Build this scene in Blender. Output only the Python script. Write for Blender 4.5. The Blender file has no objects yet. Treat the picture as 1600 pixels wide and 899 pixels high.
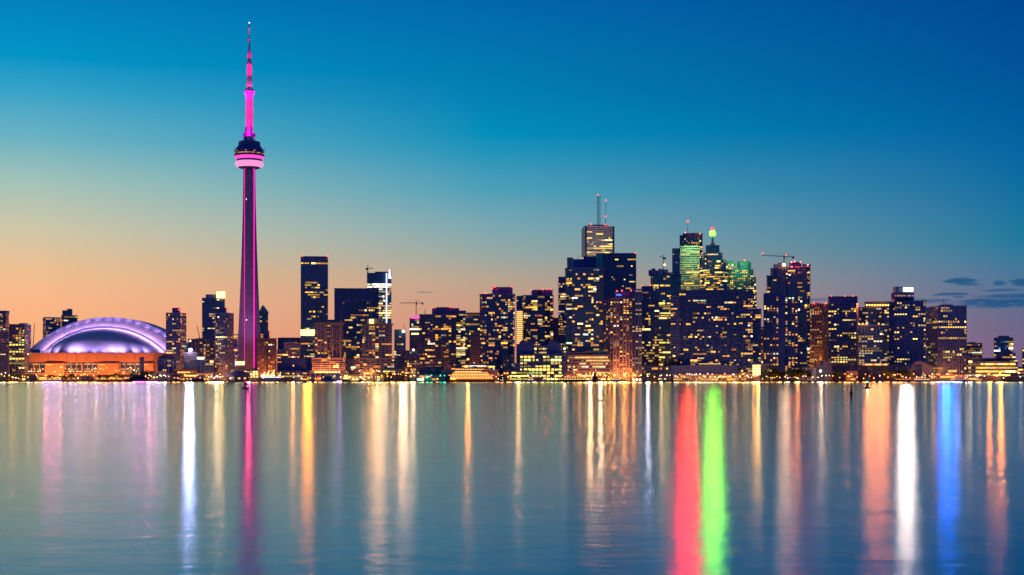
import bpy, math, random
from mathutils import Vector
R = math.radians
sc = bpy.context.scene
col = sc.collection
# ------------------------------------------------------------------ camera
F, HZ, EYE = 2222.2, 593.5, 3.0          # focal length in photo pixels, horizon row, eye height
cam_d = bpy.data.cameras.new("camera"); cam_d.lens = 50.0; cam_d.sensor_width = 36.0
cam_d.shift_y = (HZ - 449.5) / 1600.0
cam_d.clip_start = 0.1; cam_d.clip_end = 60000.0
cam = bpy.data.objects.new("camera", cam_d); col.objects.link(cam)
cam.location = (0, 0, EYE); cam.rotation_euler = (R(90), 0, 0)
sc.camera = cam
sc.render.engine = 'CYCLES'
sc.cycles.use_denoising = True
sc.cycles.use_light_tree = True
sc.cycles.max_bounces = 5; sc.cycles.diffuse_bounces = 2; sc.cycles.glossy_bounces = 3
sc.cycles.sample_clamp_indirect = 4.0
sc.cycles.caustics_reflective = False; sc.cycles.caustics_refractive = False
sc.view_settings.view_transform = 'Standard'; sc.view_settings.look = 'None'
sc.view_settings.exposure = 0.0; sc.view_settings.gamma = 1.0

def lin(r, g, b):
    f = lambda c: (c / 255 / 12.92) if c / 255 <= 0.04045 else ((c / 255 + 0.055) / 1.055) ** 2.4
    return (f(r), f(g), f(b), 1.0)

# ------------------------------------------------------------------ dusk sky (sun just set behind the city, west)
SUN_AZ = -38.0
world = bpy.data.worlds.new("World"); sc.world = world; world.use_nodes = True
nt = world.node_tree; nt.nodes.clear()
def N(tree, t, **k):
    n = tree.nodes.new(t)
    for a, v in k.items(): setattr(n, a, v)
    return n
def math_n(tree, op, a, b=None, c=None, clamp=False):
    n = N(tree, 'ShaderNodeMath', operation=op, use_clamp=clamp)
    for i, v in enumerate((a, b, c)):
        if v is None: continue
        if isinstance(v, (int, float)): n.inputs[i].default_value = v
        else: tree.links.new(v, n.inputs[i])
    return n.outputs[0]
def ramp(tree, fac, stops, interp='EASE'):
    n = N(tree, 'ShaderNodeValToRGB'); r = n.color_ramp; r.interpolation = interp
    while len(r.elements) > 1: r.elements.remove(r.elements[-1])
    r.elements[0].position = stops[0][0]; r.elements[0].color = stops[0][1]
    for p, c in stops[1:]:
        e = r.elements.new(p); e.color = c
    tree.links.new(fac, n.inputs[0]); return n.outputs[0]
def mixc(tree, f, a, b):
    n = N(tree, 'ShaderNodeMix', data_type='RGBA')
    if isinstance(f, (int, float)): n.inputs[0].default_value = f
    else: tree.links.new(f, n.inputs[0])
    for i, v in ((6, a), (7, b)):
        if isinstance(v, tuple): n.inputs[i].default_value = v
        else: tree.links.new(v, n.inputs[i])
    return n.outputs[2]
tc = N(nt, 'ShaderNodeTexCoord')
sep = N(nt, 'ShaderNodeSeparateXYZ'); nt.links.new(tc.outputs['Generated'], sep.inputs[0])
sx, sy, sz = sep.outputs
hor = math_n(nt, 'SQRT', math_n(nt, 'ADD', math_n(nt, 'ADD', math_n(nt, 'MULTIPLY', sx, sx), math_n(nt, 'MULTIPLY', sy, sy)), 1e-5))
elev = math_n(nt, 'DIVIDE', math_n(nt, 'MAXIMUM', sz, 0.0), hor)              # tan of elevation
u = math_n(nt, 'MULTIPLY', elev, 1.0 / 0.6, clamp=True)
# angle from the sunset, 0 at the sun, pi opposite
dotn = math_n(nt, 'DIVIDE', math_n(nt, 'ADD', math_n(nt, 'MULTIPLY', sx, math.sin(R(SUN_AZ))), math_n(nt, 'MULTIPLY', sy, math.cos(R(SUN_AZ)))), hor)
ang = math_n(nt, 'ARCCOSINE', math_n(nt, 'MAXIMUM', math_n(nt, 'MINIMUM', dotn, 0.9999), -0.9999))
e = lambda py: (HZ - py) / F / 0.6
LEFT = [(e(593), lin(244, 160, 112)), (e(520), lin(250, 176, 128)), (e(470), lin(250, 184, 137)), (e(430), lin(236, 190, 144)), (e(370), lin(206, 198, 168)),
        (e(300), lin(162, 194, 184)), (e(235), lin(106, 178, 195)), (e(165), lin(52, 162, 200)), (e(115), lin(0, 148, 198)),
        (e(0), lin(0, 121, 183)), (0.7, lin(0, 94, 165)), (1.0, lin(0, 66, 135))]
MID = [(e(593), lin(205, 138, 122)), (e(520), lin(208, 146, 126)), (e(470), lin(200, 156, 134)), (e(440), lin(188, 164, 142)), (e(400), lin(154, 168, 162)), (e(360), lin(128, 168, 176)),
       (e(300), lin(80, 160, 184)), (e(240), lin(34, 148, 186)), (e(210), lin(0, 142, 186)), (e(150), lin(0, 128, 180)),
       (e(0), lin(0, 103, 171)), (0.7, lin(0, 78, 150)), (1.0, lin(0, 56, 124))]
RIGHT = [(e(593), lin(118, 92, 128)), (e(540), lin(112, 97, 136)), (e(500), lin(95, 104, 140)), (e(440), lin(62, 114, 154)),
         (e(410), lin(36, 118, 156)), (e(385), lin(0, 118, 156)), (e(340), lin(0, 111, 160)), (e(250), lin(0, 97, 160)), (e(130), lin(0, 80, 152)),
         (e(0), lin(0, 66, 143)), (0.7, lin(0, 54, 128)), (1.0, lin(0, 42, 106))]
c_l, c_m, c_r = (ramp(nt, u, s, 'LINEAR') for s in (LEFT, MID, RIGHT))
a0, a1, a2 = (R(-SUN_AZ + math.degrees(math.atan((p - 800) / F))) for p in (60, 760, 1640))
def smooth(x, lo, hi):
    n = N(nt, 'ShaderNodeMapRange', interpolation_type='SMOOTHERSTEP' if False else 'LINEAR')
    nt.links.new(x, n.inputs[0]); n.inputs[1].default_value = lo; n.inputs[2].default_value = hi
    return n.outputs[0]
sky = mixc(nt, smooth(ang, a0, a1), c_l, c_m)
sky = mixc(nt, smooth(ang, a1, a2), sky, c_r)
sky = mixc(nt, math_n(nt, 'MULTIPLY', smooth(ang, a2, 2.6), 0.3), sky, lin(10, 62, 138))
# thin dark clouds low over the east, edges broken by noise
az = math_n(nt, 'ARCTAN2', sx, sy)
wn = N(nt, 'ShaderNodeTexNoise'); wn.inputs['Scale'].default_value = 1.0; wn.inputs['Detail'].default_value = 7.0; wn.inputs['Roughness'].default_value = 0.62
cv = N(nt, 'ShaderNodeCombineXYZ')
nt.links.new(math_n(nt, 'MULTIPLY', az, 90.0), cv.inputs[0]); nt.links.new(math_n(nt, 'MULTIPLY', elev, 520.0), cv.inputs[1])
nt.links.new(cv.outputs[0], wn.inputs['Vector'])
warp = math_n(nt, 'MULTIPLY', math_n(nt, 'SUBTRACT', wn.outputs[0], 0.5), 5.5)
cl = None
for px, py, w, h, k in ((1500, 446, 24, 4.2, 1), (1516, 452, 16, 2.0, .8), (1486, 466, 22, 2.4, .9), (1562, 451, 10, 3, .9), (1600, 450, 17, 4.5, 1),
                     (1565, 461, 24, 1.7, .8), (1562, 480, 62, 6.5, 1), (1585, 470, 48, 3.0, .9), (1700, 476, 70, 7, 1), (1760, 452, 60, 5, .9),
                     (1500, 470.5, 9, 2, .7), (1445, 475, 34, 3.2, .75), (1272, 471, 26, 2.2, .6), (664, 457, 12, 1.2, .45), (1660, 460, 40, 3, .8), (1880, 470, 80, 7, .9)):
    a_c = math.atan((px - 800) / F); e_c = (HZ - py) / F
    dx = math_n(nt, 'DIVIDE', math_n(nt, 'SUBTRACT', az, a_c), w / F)
    dy = math_n(nt, 'DIVIDE', math_n(nt, 'SUBTRACT', elev, e_c), h / F)
    q = math_n(nt, 'ADD', math_n(nt, 'MULTIPLY', dx, dx), math_n(nt, 'MULTIPLY', dy, dy))
    q = math_n(nt, 'ADD', q, warp)
    m = N(nt, 'ShaderNodeMapRange', interpolation_type='SMOOTHSTEP'); nt.links.new(q, m.inputs[0])
    m.inputs[1].default_value = 2.0; m.inputs[2].default_value = 0.2; m.inputs[3].default_value = 0; m.inputs[4].default_value = k
    cl = m.outputs[0] if cl is None else math_n(nt, 'MAXIMUM', cl, m.outputs[0])
sky = mixc(nt, math_n(nt, 'MULTIPLY', cl, 0.85), sky, lin(8, 82, 132))
# physical twilight sky adds a faint natural variation
nish = N(nt, 'ShaderNodeTexSky', sky_type='NISHITA'); nish.sun_disc = False
nish.sun_elevation = R(-2.0); nish.sun_rotation = R(SUN_AZ)
bg1 = N(nt, 'ShaderNodeBackground'); nt.links.new(sky, bg1.inputs[0]); bg1.inputs[1].default_value = 1.0
bg2 = N(nt, 'ShaderNodeBackground'); nt.links.new(nish.outputs[0], bg2.inputs[0]); bg2.inputs[1].default_value = 0.002
add = N(nt, 'ShaderNodeAddShader'); nt.links.new(bg1.outputs[0], add.inputs[0]); nt.links.new(bg2.outputs[0], add.inputs[1])
out = N(nt, 'ShaderNodeOutputWorld'); nt.links.new(add.outputs[0], out.inputs[0])

# ------------------------------------------------------------------ materials
M = {}
def principled(name):
    m = bpy.data.materials.new(name); m.use_nodes = True
    M[name] = m
    return m, m.node_tree, m.node_tree.nodes['Principled BSDF']
def wallmat(name, c, rough=0.8, var=0.25, scale=0.25):
    m, t, b = principled(name)
    tcn = N(t, 'ShaderNodeTexCoord'); ns = N(t, 'ShaderNodeTexNoise'); ns.inputs['Scale'].default_value = scale; ns.inputs['Detail'].default_value = 6
    t.links.new(tcn.outputs['Object'], ns.inputs['Vector'])
    lo = tuple(x * (1 - var) for x in c) + (1,); hi = tuple(min(1, x * (1 + var)) for x in c) + (1,)
    t.links.new(ramp(t, ns.outputs[0], [(0.3, lo), (0.7, hi)], 'LINEAR'), b.inputs['Base Color'])
    b.inputs['Roughness'].default_value = rough
    return m
def glassmat(name, c, rough=0.12, spec=0.5, metal=0.0):
    m, t, b = principled(name)
    tcn = N(t, 'ShaderNodeTexCoord'); ns = N(t, 'ShaderNodeTexNoise'); ns.inputs['Scale'].default_value = 0.12; ns.inputs['Detail'].default_value = 4
    t.links.new(tcn.outputs['Object'], ns.inputs['Vector'])
    lo = tuple(x * 0.6 for x in c) + (1,); hi = tuple(x * 1.5 for x in c) + (1,)
    t.links.new(ramp(t, ns.outputs[0], [(0.3, lo), (0.7, hi)], 'LINEAR'), b.inputs['Base Color'])
    b.inputs['Roughness'].default_value = rough; b.inputs['Metallic'].default_value = metal
    b.inputs['Specular IOR Level'].default_value = spec
    return m
def emitmat(name, c, s, sampling='AUTO', base=(0.3, 0.3, 0.3)):
    m, t, b = principled(name)
    b.inputs['Base Color'].default_value = (*base, 1); b.inputs['Roughness'].default_value = 0.4
    b.inputs['Emission Color'].default_value = (*c, 1); b.inputs['Emission Strength'].default_value = s
    m.cycles.emission_sampling = sampling
    return m
wallmat('concrete_grey', (0.30, 0.30, 0.33)); wallmat('concrete_beige', (0.46, 0.36, 0.28)); wallmat('concrete_pale', (0.55, 0.54, 0.54))
wallmat('brick', (0.26, 0.15, 0.11)); wallmat('charcoal', (0.06, 0.09, 0.20)); wallmat('navy_panel', (0.06, 0.105, 0.33), 0.5)
wallmat('slate', (0.17, 0.25, 0.46), 0.6); wallmat('rose_stone', (0.30, 0.25, 0.28)); wallmat('terracotta', (0.42, 0.27, 0.19), 0.7, 0.12)
wallmat('roof_white', (0.70, 0.68, 0.74), 0.75, 0.10, 0.08); wallmat('tower_concrete', (0.28, 0.27, 0.38), 0.75, 0.15, 0.1)
wallmat('white_paint', (0.75, 0.75, 0.76), 0.5, 0.1); wallmat('steel_dark', (0.08, 0.09, 0.11), 0.5); wallmat('steel_pale', (0.4, 0.42, 0.45), 0.5)
wallmat('quay_stone', (0.10, 0.095, 0.09), 0.9); wallmat('asphalt', (0.05, 0.05, 0.052), 0.9); wallmat('hull_dark', (0.015, 0.018, 0.03), 0.4)
wallmat('hull_white', (0.6, 0.6, 0.6), 0.4); wallmat('hull_red', (0.35, 0.06, 0.03), 0.4); wallmat('bark', (0.06, 0.045, 0.035), 0.9)
wallmat('canopy', (0.2, 0.2, 0.2), 0.7); wallmat('copper_green', (0.10, 0.28, 0.24), 0.6); wallmat('mullion', (0.10, 0.13, 0.17), 0.4)
wallmat('glass_sheen', (0.13, 0.18, 0.30), 0.35); wallmat('antenna_paint', (0.78, 0.76, 0.78), 0.5, 0.05)  # first one paints the sky's sheen on unlit glass as a colour
glassmat('glass_navy', (0.03, 0.08, 0.25), 0.12, 1.0); glassmat('glass_blue', (0.04, 0.12, 0.22), 0.08, 1.0); glassmat('glass_teal', (0.04, 0.20, 0.29), 0.08, 1.0)
glassmat('glass_black', (0.02, 0.05, 0.19), 0.2, 0.8)
# lit window: colour stored per pane
m, t, b = principled('lit_pane')
at = N(t, 'ShaderNodeAttribute'); at.attribute_name = 'glow'
tcn = N(t, 'ShaderNodeTexCoord'); ns = N(t, 'ShaderNodeTexNoise'); ns.inputs['Scale'].default_value = 0.55; ns.inputs['Detail'].default_value = 3
t.links.new(tcn.outputs['Object'], ns.inputs['Vector'])
mr = N(t, 'ShaderNodeMapRange'); t.links.new(ns.outputs[0], mr.inputs[0]); mr.inputs[1].default_value = 0.3; mr.inputs[2].default_value = 0.7
mr.inputs[3].default_value = 0.45; mr.inputs[4].default_value = 1.35
b.inputs['Base Color'].default_value = (0.02, 0.02, 0.03, 1); b.inputs['Roughness'].default_value = 0.15
t.links.new(at.outputs['Color'], b.inputs['Emission Color']); t.links.new(mr.outputs[0], b.inputs['Emission Strength'])
m.cycles.emission_sampling = 'NONE'
# lake: long-exposure ripples = fine bump over a broad micro-slope
WATER_ROUGH = 0.162
m, t, b = principled('lake_water')
t.nodes.remove(b); tb_ = N(t, 'ShaderNodeBsdfTransparent')
gl = N(t, 'ShaderNodeBsdfAnisotropic'); gl.distribution = 'BECKMANN'; gl.inputs['Roughness'].default_value = WATER_ROUGH; gl.inputs['Color'].default_value = (0.60, 0.95, 1.0, 1)
mxs = N(t, 'ShaderNodeMixShader'); fz = N(t, 'ShaderNodeFresnel'); fz.inputs['IOR'].default_value = 1.22; t.links.new(fz.outputs[0], mxs.inputs[0])
t.links.new(tb_.outputs[0], mxs.inputs[1]); t.links.new(gl.outputs[0], mxs.inputs[2]); t.links.new(mxs.outputs[0], t.nodes['Material Output'].inputs[0])
tcn = N(t, 'ShaderNodeTexCoord'); mp = N(t, 'ShaderNodeMapping'); mp.inputs['Scale'].default_value = (1.0, 1.2, 1)
t.links.new(tcn.outputs['Object'], mp.inputs[0])
n1 = N(t, 'ShaderNodeTexNoise'); n1.inputs['Scale'].default_value = 1.1; n1.inputs['Detail'].default_value = 6; n1.inputs['Roughness'].default_value = 0.6
t.links.new(mp.outputs[0], n1.inputs['Vector'])
n2 = N(t, 'ShaderNodeTexNoise'); n2.inputs['Scale'].default_value = 0.35; n2.inputs['Detail'].default_value = 4
t.links.new(mp.outputs[0], n2.inputs['Vector'])
hsum = math_n(t, 'ADD', math_n(t, 'MULTIPLY', n1.outputs[0], 0.017), math_n(t, 'MULTIPLY', n2.outputs[0], 0.024))
bp = N(t, 'ShaderNodeBump'); bp.inputs['Strength'].default_value = 1.0; bp.inputs['Distance'].default_value = 1.0
t.links.new(hsum, bp.inputs['Height']); t.links.new(bp.outputs[0], gl.inputs['Normal'])
# foliage
m, t, b = principled('foliage'); oi = N(t, 'ShaderNodeObjectInfo')
t.links.new(ramp(t, oi.outputs['Random'], [(0, (0.03, 0.06, 0.02, 1)), (1, (0.07, 0.11, 0.03, 1))], 'LINEAR'), b.inputs['Base Color']); b.inputs['Roughness'].default_value = 0.7
wallmat('grass', (0.05, 0.09, 0.03), 0.9)
# lamps and signs
emitmat('red_lamp', (1, 0.03, 0.02), 5, 'NONE'); emitmat('red_beacon', (1, 0.012, 0.006), 14, 'FRONT')
emitmat('green_beacon', (0.14, 1.0, 0.04), 5, 'FRONT'); emitmat('sign_white', (1, 0.84, 0.5), 3.2, 'FRONT'); emitmat('sign_warm', (1, 0.62, 0.16), 4, 'NONE')
emitmat('strip_pink', (1, 0.0, 0.36), 1.6, 'FRONT'); emitmat('ring_pink', (1.0, 0.30, 0.60), 1.05, 'NONE', (0.6, 0.5, 0.55))
emitmat('ring_pink_hot', (1.0, 0.05, 0.42), 1.6, 'NONE'); emitmat('sail_glow', (1.0, 0.55, 0.14), 1.5, 'NONE', (0.7, 0.65, 0.6))
emitmat('strip_bluewhite', (0.5, 0.65, 1), 2.0, 'NONE'); emitmat('bulb_orange', (1, 0.30, 0.03), 9, 'NONE'); emitmat('bulb_yellow', (1, 0.55, 0.12), 9, 'NONE')
emitmat('bulb_white', (1, 0.85, 0.6), 9, 'NONE'); emitmat('bulb_violet', (0.75, 0.55, 1), 16, 'NONE'); emitmat('bulb_blue', (0.03, 0.25, 1), 1.6, 'NONE')
emitmat('bulb_pink', (1, 0.08, 0.35), 1.8, 'NONE'); emitmat('bulb_green', (0.1, 1, 0.4), 6, 'NONE'); emitmat('cabin_light', (1, 0.5, 0.12), 1.8, 'NONE')
emitmat('deck_orange', (1, 0.22, 0.025), 1.2, 'NONE'); emitmat('deck_glow', (1, 0.30, 0.03), 2.6, 'NONE'); emitmat('strip_white', (0.8, 0.88, 1), 1.6, 'NONE')

# ------------------------------------------------------------------ mesh helpers
def PX(px, Y): return (px - 800.0) / F * Y
def PZ(py, Y): return EYE + (HZ - py) / F * Y
GZ = 1.6                                                  # street level above the lake
class MB:
    def __init__(s): s.v = []; s.f = []; s.c = []
    def quad(s, a, b, c, d, glow=None):
        i = len(s.v); s.v += [a, b, c, d]; s.f.append((i, i + 1, i + 2, i + 3)); s.c.append(glow)
    def prism(s, poly, z0, z1, top=None):
        n = len(poly); i = len(s.v); tp = top or poly
        s.v += [(x, y, z0) for x, y in poly] + [(x, y, z1) for x, y in tp]
        for k in range(n):
            j = (k + 1) % n; s.f.append((i + k, i + j, i + n + j, i + n + k))
        s.f.append(tuple(range(i + n - 1, i - 1, -1))); s.f.append(tuple(range(i + n, i + 2 * n)))
        s.c += [None] * (n + 2); return s
    def box(s, x0, x1, y0, y1, z0, z1): return s.prism([(x0, y0), (x1, y0), (x1, y1), (x0, y1)], z0, z1)
    def loft(s, rings, closed=True, caps=True):
        n = len(rings[0]); i = len(s.v)
        for r in rings: s.v += list(r)
        for a in range(len(rings) - 1):
            for k in range(n if closed else n - 1):
                j = (k + 1) % n; s.f.append((i + a * n + k, i + a * n + j, i + (a + 1) * n + j, i + (a + 1) * n + k)); s.c.append(None)
        if caps:
            s.f.append(tuple(range(i + n - 1, i - 1, -1))); e0 = i + (len(rings) - 1) * n; s.f.append(tuple(range(e0, e0 + n))); s.c += [None, None]
        return s
    def lathe(s, cx, cy, prof, n=24): return s.loft([[(cx + r * math.cos(2 * math.pi * k / n), cy + r * math.sin(2 * math.pi * k / n), z) for k in range(n)] for r, z in prof])
    def bar(s, a, b, w, w2=None):
        a, b = Vector(a), Vector(b); d = (b - a); L = d.length
        if L < 1e-6: return s
        d /= L; up = Vector((0, 0, 1)) if abs(d.z) < 0.9 else Vector((0, 1, 0))
        p = d.cross(up).normalized(); q = p.cross(d); h = w / 2; h2 = (w2 or w) / 2
        return s.loft([[tuple(a + p * x * h + q * y * h) for x, y in ((-1, -1), (1, -1), (1, 1), (-1, 1))],
                       [tuple(b + p * x * h2 + q * y * h2) for x, y in ((-1, -1), (1, -1), (1, 1), (-1, 1))]])
    def ball(s, c, r, seg=8, rings=5):
        return s.loft([[(c[0] + r * math.sin(math.pi * a / rings) * math.cos(2 * math.pi * k / seg), c[1] + r * math.sin(math.pi * a / rings) * math.sin(2 * math.pi * k / seg),
                         c[2] - r * math.cos(math.pi * a / rings)) for k in range(seg)] for a in range(1, rings)])
    def build(s, name, mat, parent=None, kind=None, smooth=False):
        if not s.v: return None
        o3 = Vector((0, 0, 0)); p = parent
        while p is not None: o3 += p.location; p = p.parent
        me = bpy.data.meshes.new(name)
        me.from_pydata([(x - o3.x, y - o3.y, z - o3.z) for x, y, z in s.v], [], s.f)
        me.materials.append(M[mat])
        if any(c is not None for c in s.c):
            ca = me.color_attributes.new('glow', 'FLOAT_COLOR', 'CORNER'); buf = []
            for f, c in zip(s.f, s.c): buf += list((*(c or (0, 0, 0)), 1.0)) * len(f)
            ca.data.foreach_set('color', buf)
        if smooth: me.polygons.foreach_set('use_smooth', [True] * len(me.polygons))
        me.update()
        o = bpy.data.objects.new(name, me); col.objects.link(o); o.parent = parent
        if kind: o['kind'] = kind
        return o
def tag(o, label, cat, group=None):
    o['label'] = label; o['category'] = cat
    if group: o['group'] = group
    return o
def thing(name, label, cat, loc, group=None):
    o = bpy.data.objects.new(name, None); col.objects.link(o); o.location = loc; o.empty_display_size = 1
    return tag(o, label, cat, group)
def structure(name, mb, mat, smooth=False):
    o = mb.build(name, mat, None, 'structure', smooth); return o
LD = {}
def point_light(name, loc, c, power, radius=0.5, parent=None):
    key = (tuple(c), round(power), radius)
    if key not in LD:
        d = bpy.data.lights.new('lamp_light', 'POINT'); d.color = c; d.energy = power; d.shadow_soft_size = radius; LD[key] = d
    o = bpy.data.objects.new(name, LD[key]); col.objects.link(o)
    p = parent; o3 = Vector((0, 0, 0))
    while p is not None: o3 += p.location; p = p.parent
    o.parent = parent; o.location = Vector(loc) - o3; return o
def spot_light(name, loc, target, c, power, angle, parent=None, blend=0.6, radius=0.4):
    d = bpy.data.lights.new('flood_light', 'SPOT'); d.color = c; d.energy = power; d.spot_size = R(angle); d.spot_blend = blend; d.shadow_soft_size = radius
    o = bpy.data.objects.new(name, d); col.objects.link(o)
    p = parent; o3 = Vector((0, 0, 0))
    while p is not None: o3 += p.location; p = p.parent
    o.parent = parent; o.location = Vector(loc) - o3
    o.rotation_euler = (Vector(target) - Vector(loc)).to_track_quat('-Z', 'Y').to_euler(); return o

# ------------------------------------------------------------------ setting: lake, land, quay
SHORE = 1900.0
mb = MB(); mb.quad((-9000, -400, 0), (9000, -400, 0), (9000, SHORE + 3, 0), (-9000, SHORE + 3, 0)); structure('lake', mb, 'lake_water')
wallmat('water_body_teal', (0.0, 0.70, 0.82), 1.0, 0.1, 0.4)
mb = MB(); mb.quad((-9000, -400, -1.5), (9000, -400, -1.5), (9000, SHORE + 3, -1.5), (-9000, SHORE + 3, -1.5)); structure('teal_undersheet', mb, 'water_body_teal')  # sheet added below the surface, its teal stands in for the water's body colour
g = MB().prism([(-12000, SHORE + 2), (12000, SHORE + 2), (24000, 26000), (-24000, 26000)], -3.0, GZ); structure('ground', g, 'asphalt')
for k, (xa, xb) in enumerate(((-60, 60), (60, 350), (350, 690), (690, 1040), (1040, 1290), (1290, 1660))):
    dy = (0, 3, -4, 2, -3, 1)[k]
    q = MB().box(PX(xa, SHORE) + .01, PX(xb, SHORE) - .01, SHORE + dy - 6, SHORE + 14, -2.5, GZ + 0.15 - 0.02 * k); structure('quay' if k == 0 else 'quay', q, 'quay_stone')

# ------------------------------------------------------------------ towers
PAL = {
    'warm': [((1.0, 0.44, 0.06), 5), ((1.0, 0.54, 0.10), 5), ((1.0, 0.30, 0.05), 4), ((1.0, 0.68, 0.28), 2.5), ((1.0, .85, .6), 1.0), ((0.7, 0.9, 0.6), .6)],
    'office': [((1.0, 0.58, 0.09), 5), ((1.0, 0.50, 0.06), 4), ((1.0, 0.70, 0.22), 3), ((0.9, 0.85, 0.4), .7)],
    'pale': [((1.0, 0.68, 0.26), 4), ((1.0, 0.54, 0.13), 4), ((1, 0.82, 0.5), 1.5)],
    'orange': [((1.0, 0.38, 0.06), 5), ((1.0, 0.52, 0.12), 3)],
    'yellowgreen': [((1.0, 0.75, 0.12), 5), ((0.8, 0.85, 0.2), 2), ((1.0, 0.55, 0.08), 2)],
    'blue': [((0.03, 0.3, 1.0), 4), ((0.1, 0.55, 1.0), 2)],
    'white': [((1.0, 0.92, 0.72), 3), ((1.0, 0.80, 0.45), 2)],
}
S = {
    'condo': dict(fh=3.0, cw=3.6, bh=.55, bo=1.3, pw=.5, po=.8, pe=3, wx=.92, wy=.84),
    'slab': dict(fh=3.0, cw=3.6, bh=1.1, bo=.9, pw=.8, po=.7, pe=3, wx=.94, wy=.74),
    'punch': dict(fh=3.2, cw=3.4, bh=1.2, bo=.35, pw=1.2, po=.32, pe=1, wx=.72, wy=.70),
    'office': dict(fh=3.8, cw=3.0, bh=1.0, bo=.25, pw=.3, po=.35, pe=2, wx=.95, wy=.66),
    'ribbon': dict(fh=4.0, cw=3.0, bh=2.0, bo=.4, pw=.4, po=.3, pe=6, wx=1.0, wy=.48),
    'black': dict(fh=3.8, cw=3.0, bh=1.1, bo=.2, pw=.5, po=.45, pe=1, wx=.8, wy=.62),
    'glass': dict(fh=3.8, cw=3.0, bh=.45, bo=.14, pw=.2, po=.22, pe=2, wx=.95, wy=.7),
    'ribs': dict(fh=3.0, cw=4.2, bh=.5, bo=.35, pw=1.7, po=1.1, pe=1, wx=.55, wy=.7),
    'grid': dict(fh=3.4, cw=4.4, bh=1.0, bo=.6, pw=1.0, po=.7, pe=1, wx=.76, wy=.68),
}
RECT = [(0, 0), (1, 0), (1, 1), (0, 1)]
OCT = [(.22, 0), (.78, 0), (1, .25), (1, .75), (.78, 1), (.22, 1), (0, .75), (0, .25)]
BAYS = [(0, .16), (.14, .16), (.14, 0), (.42, 0), (.42, .1), (.58, .1), (.58, 0), (.86, 0), (.86, .16), (1, .16), (1, 1), (0, 1)]
CHAM = [(.12, 0), (.88, 0), (1, .12), (1, 1), (0, 1), (0, .12)]
NOTCH = [(0, 0), (.44, 0), (.44, .12), (.56, .12), (.56, 0), (1, 0), (1, 1), (0, 1)]
ROUND = [(0, .28), (.1, .13), (.27, .03), (.5, 0), (.73, .03), (.9, .13), (1, .28), (1, 1), (0, 1)]
def frame(x0, x1, Y, side=0.0, ratio=.8):
    w = x1 - x0; s = abs(side)
    near = x1 - s * w if side > 0 else (x0 + s * w if side < 0 else (x0 + x1) / 2)
    xc = (x0 + x1) / 2; P = Vector((PX(near, Y), Y)); Pc = Vector((PX(xc, Y), Y)); d = Pc.normalized(); r = Vector((d.y, -d.x))
    W = w * Y * d.y / F; b = ratio * W; sp = min(.9, s / ratio); ph = math.asin(sp); a = W * (1 - s) / math.cos(ph); sg = 1 if side > 0 else -1
    if side == 0: sg = 1
    uh = r * math.cos(ph) - d * math.sin(ph) * sg; vh = r * math.sin(ph) * sg + d * math.cos(ph)
    O = P - uh * a if side > 0 else (P if side < 0 else P - uh * a / 2)
    return O, uh, vh, a, b
def offset(poly, o):
    n = len(poly); out = []
    for k in range(n):
        p0, p1, p2 = Vector(poly[k - 1]), Vector(poly[k]), Vector(poly[(k + 1) % n])
        e1 = (p1 - p0).normalized(); e2 = (p2 - p1).normalized()
        n1 = Vector((e1.y, -e1.x)); n2 = Vector((e2.y, -e2.x)); m_ = n1 + n2
        m_ = m_ / max(.3, m_.dot(m_) / 2) if m_.length > 1e-6 else n1
        q = p1 + m_ * o; out.append((q.x, q.y))
    return out
def pick(pal, rnd):
    tot = sum(w for _, w in PAL[pal]); x = rnd.random() * tot
    for c, w in PAL[pal]:
        x -= w
        if x <= 0: return c
    return PAL[pal][0][0]
SEED = [100]
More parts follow.
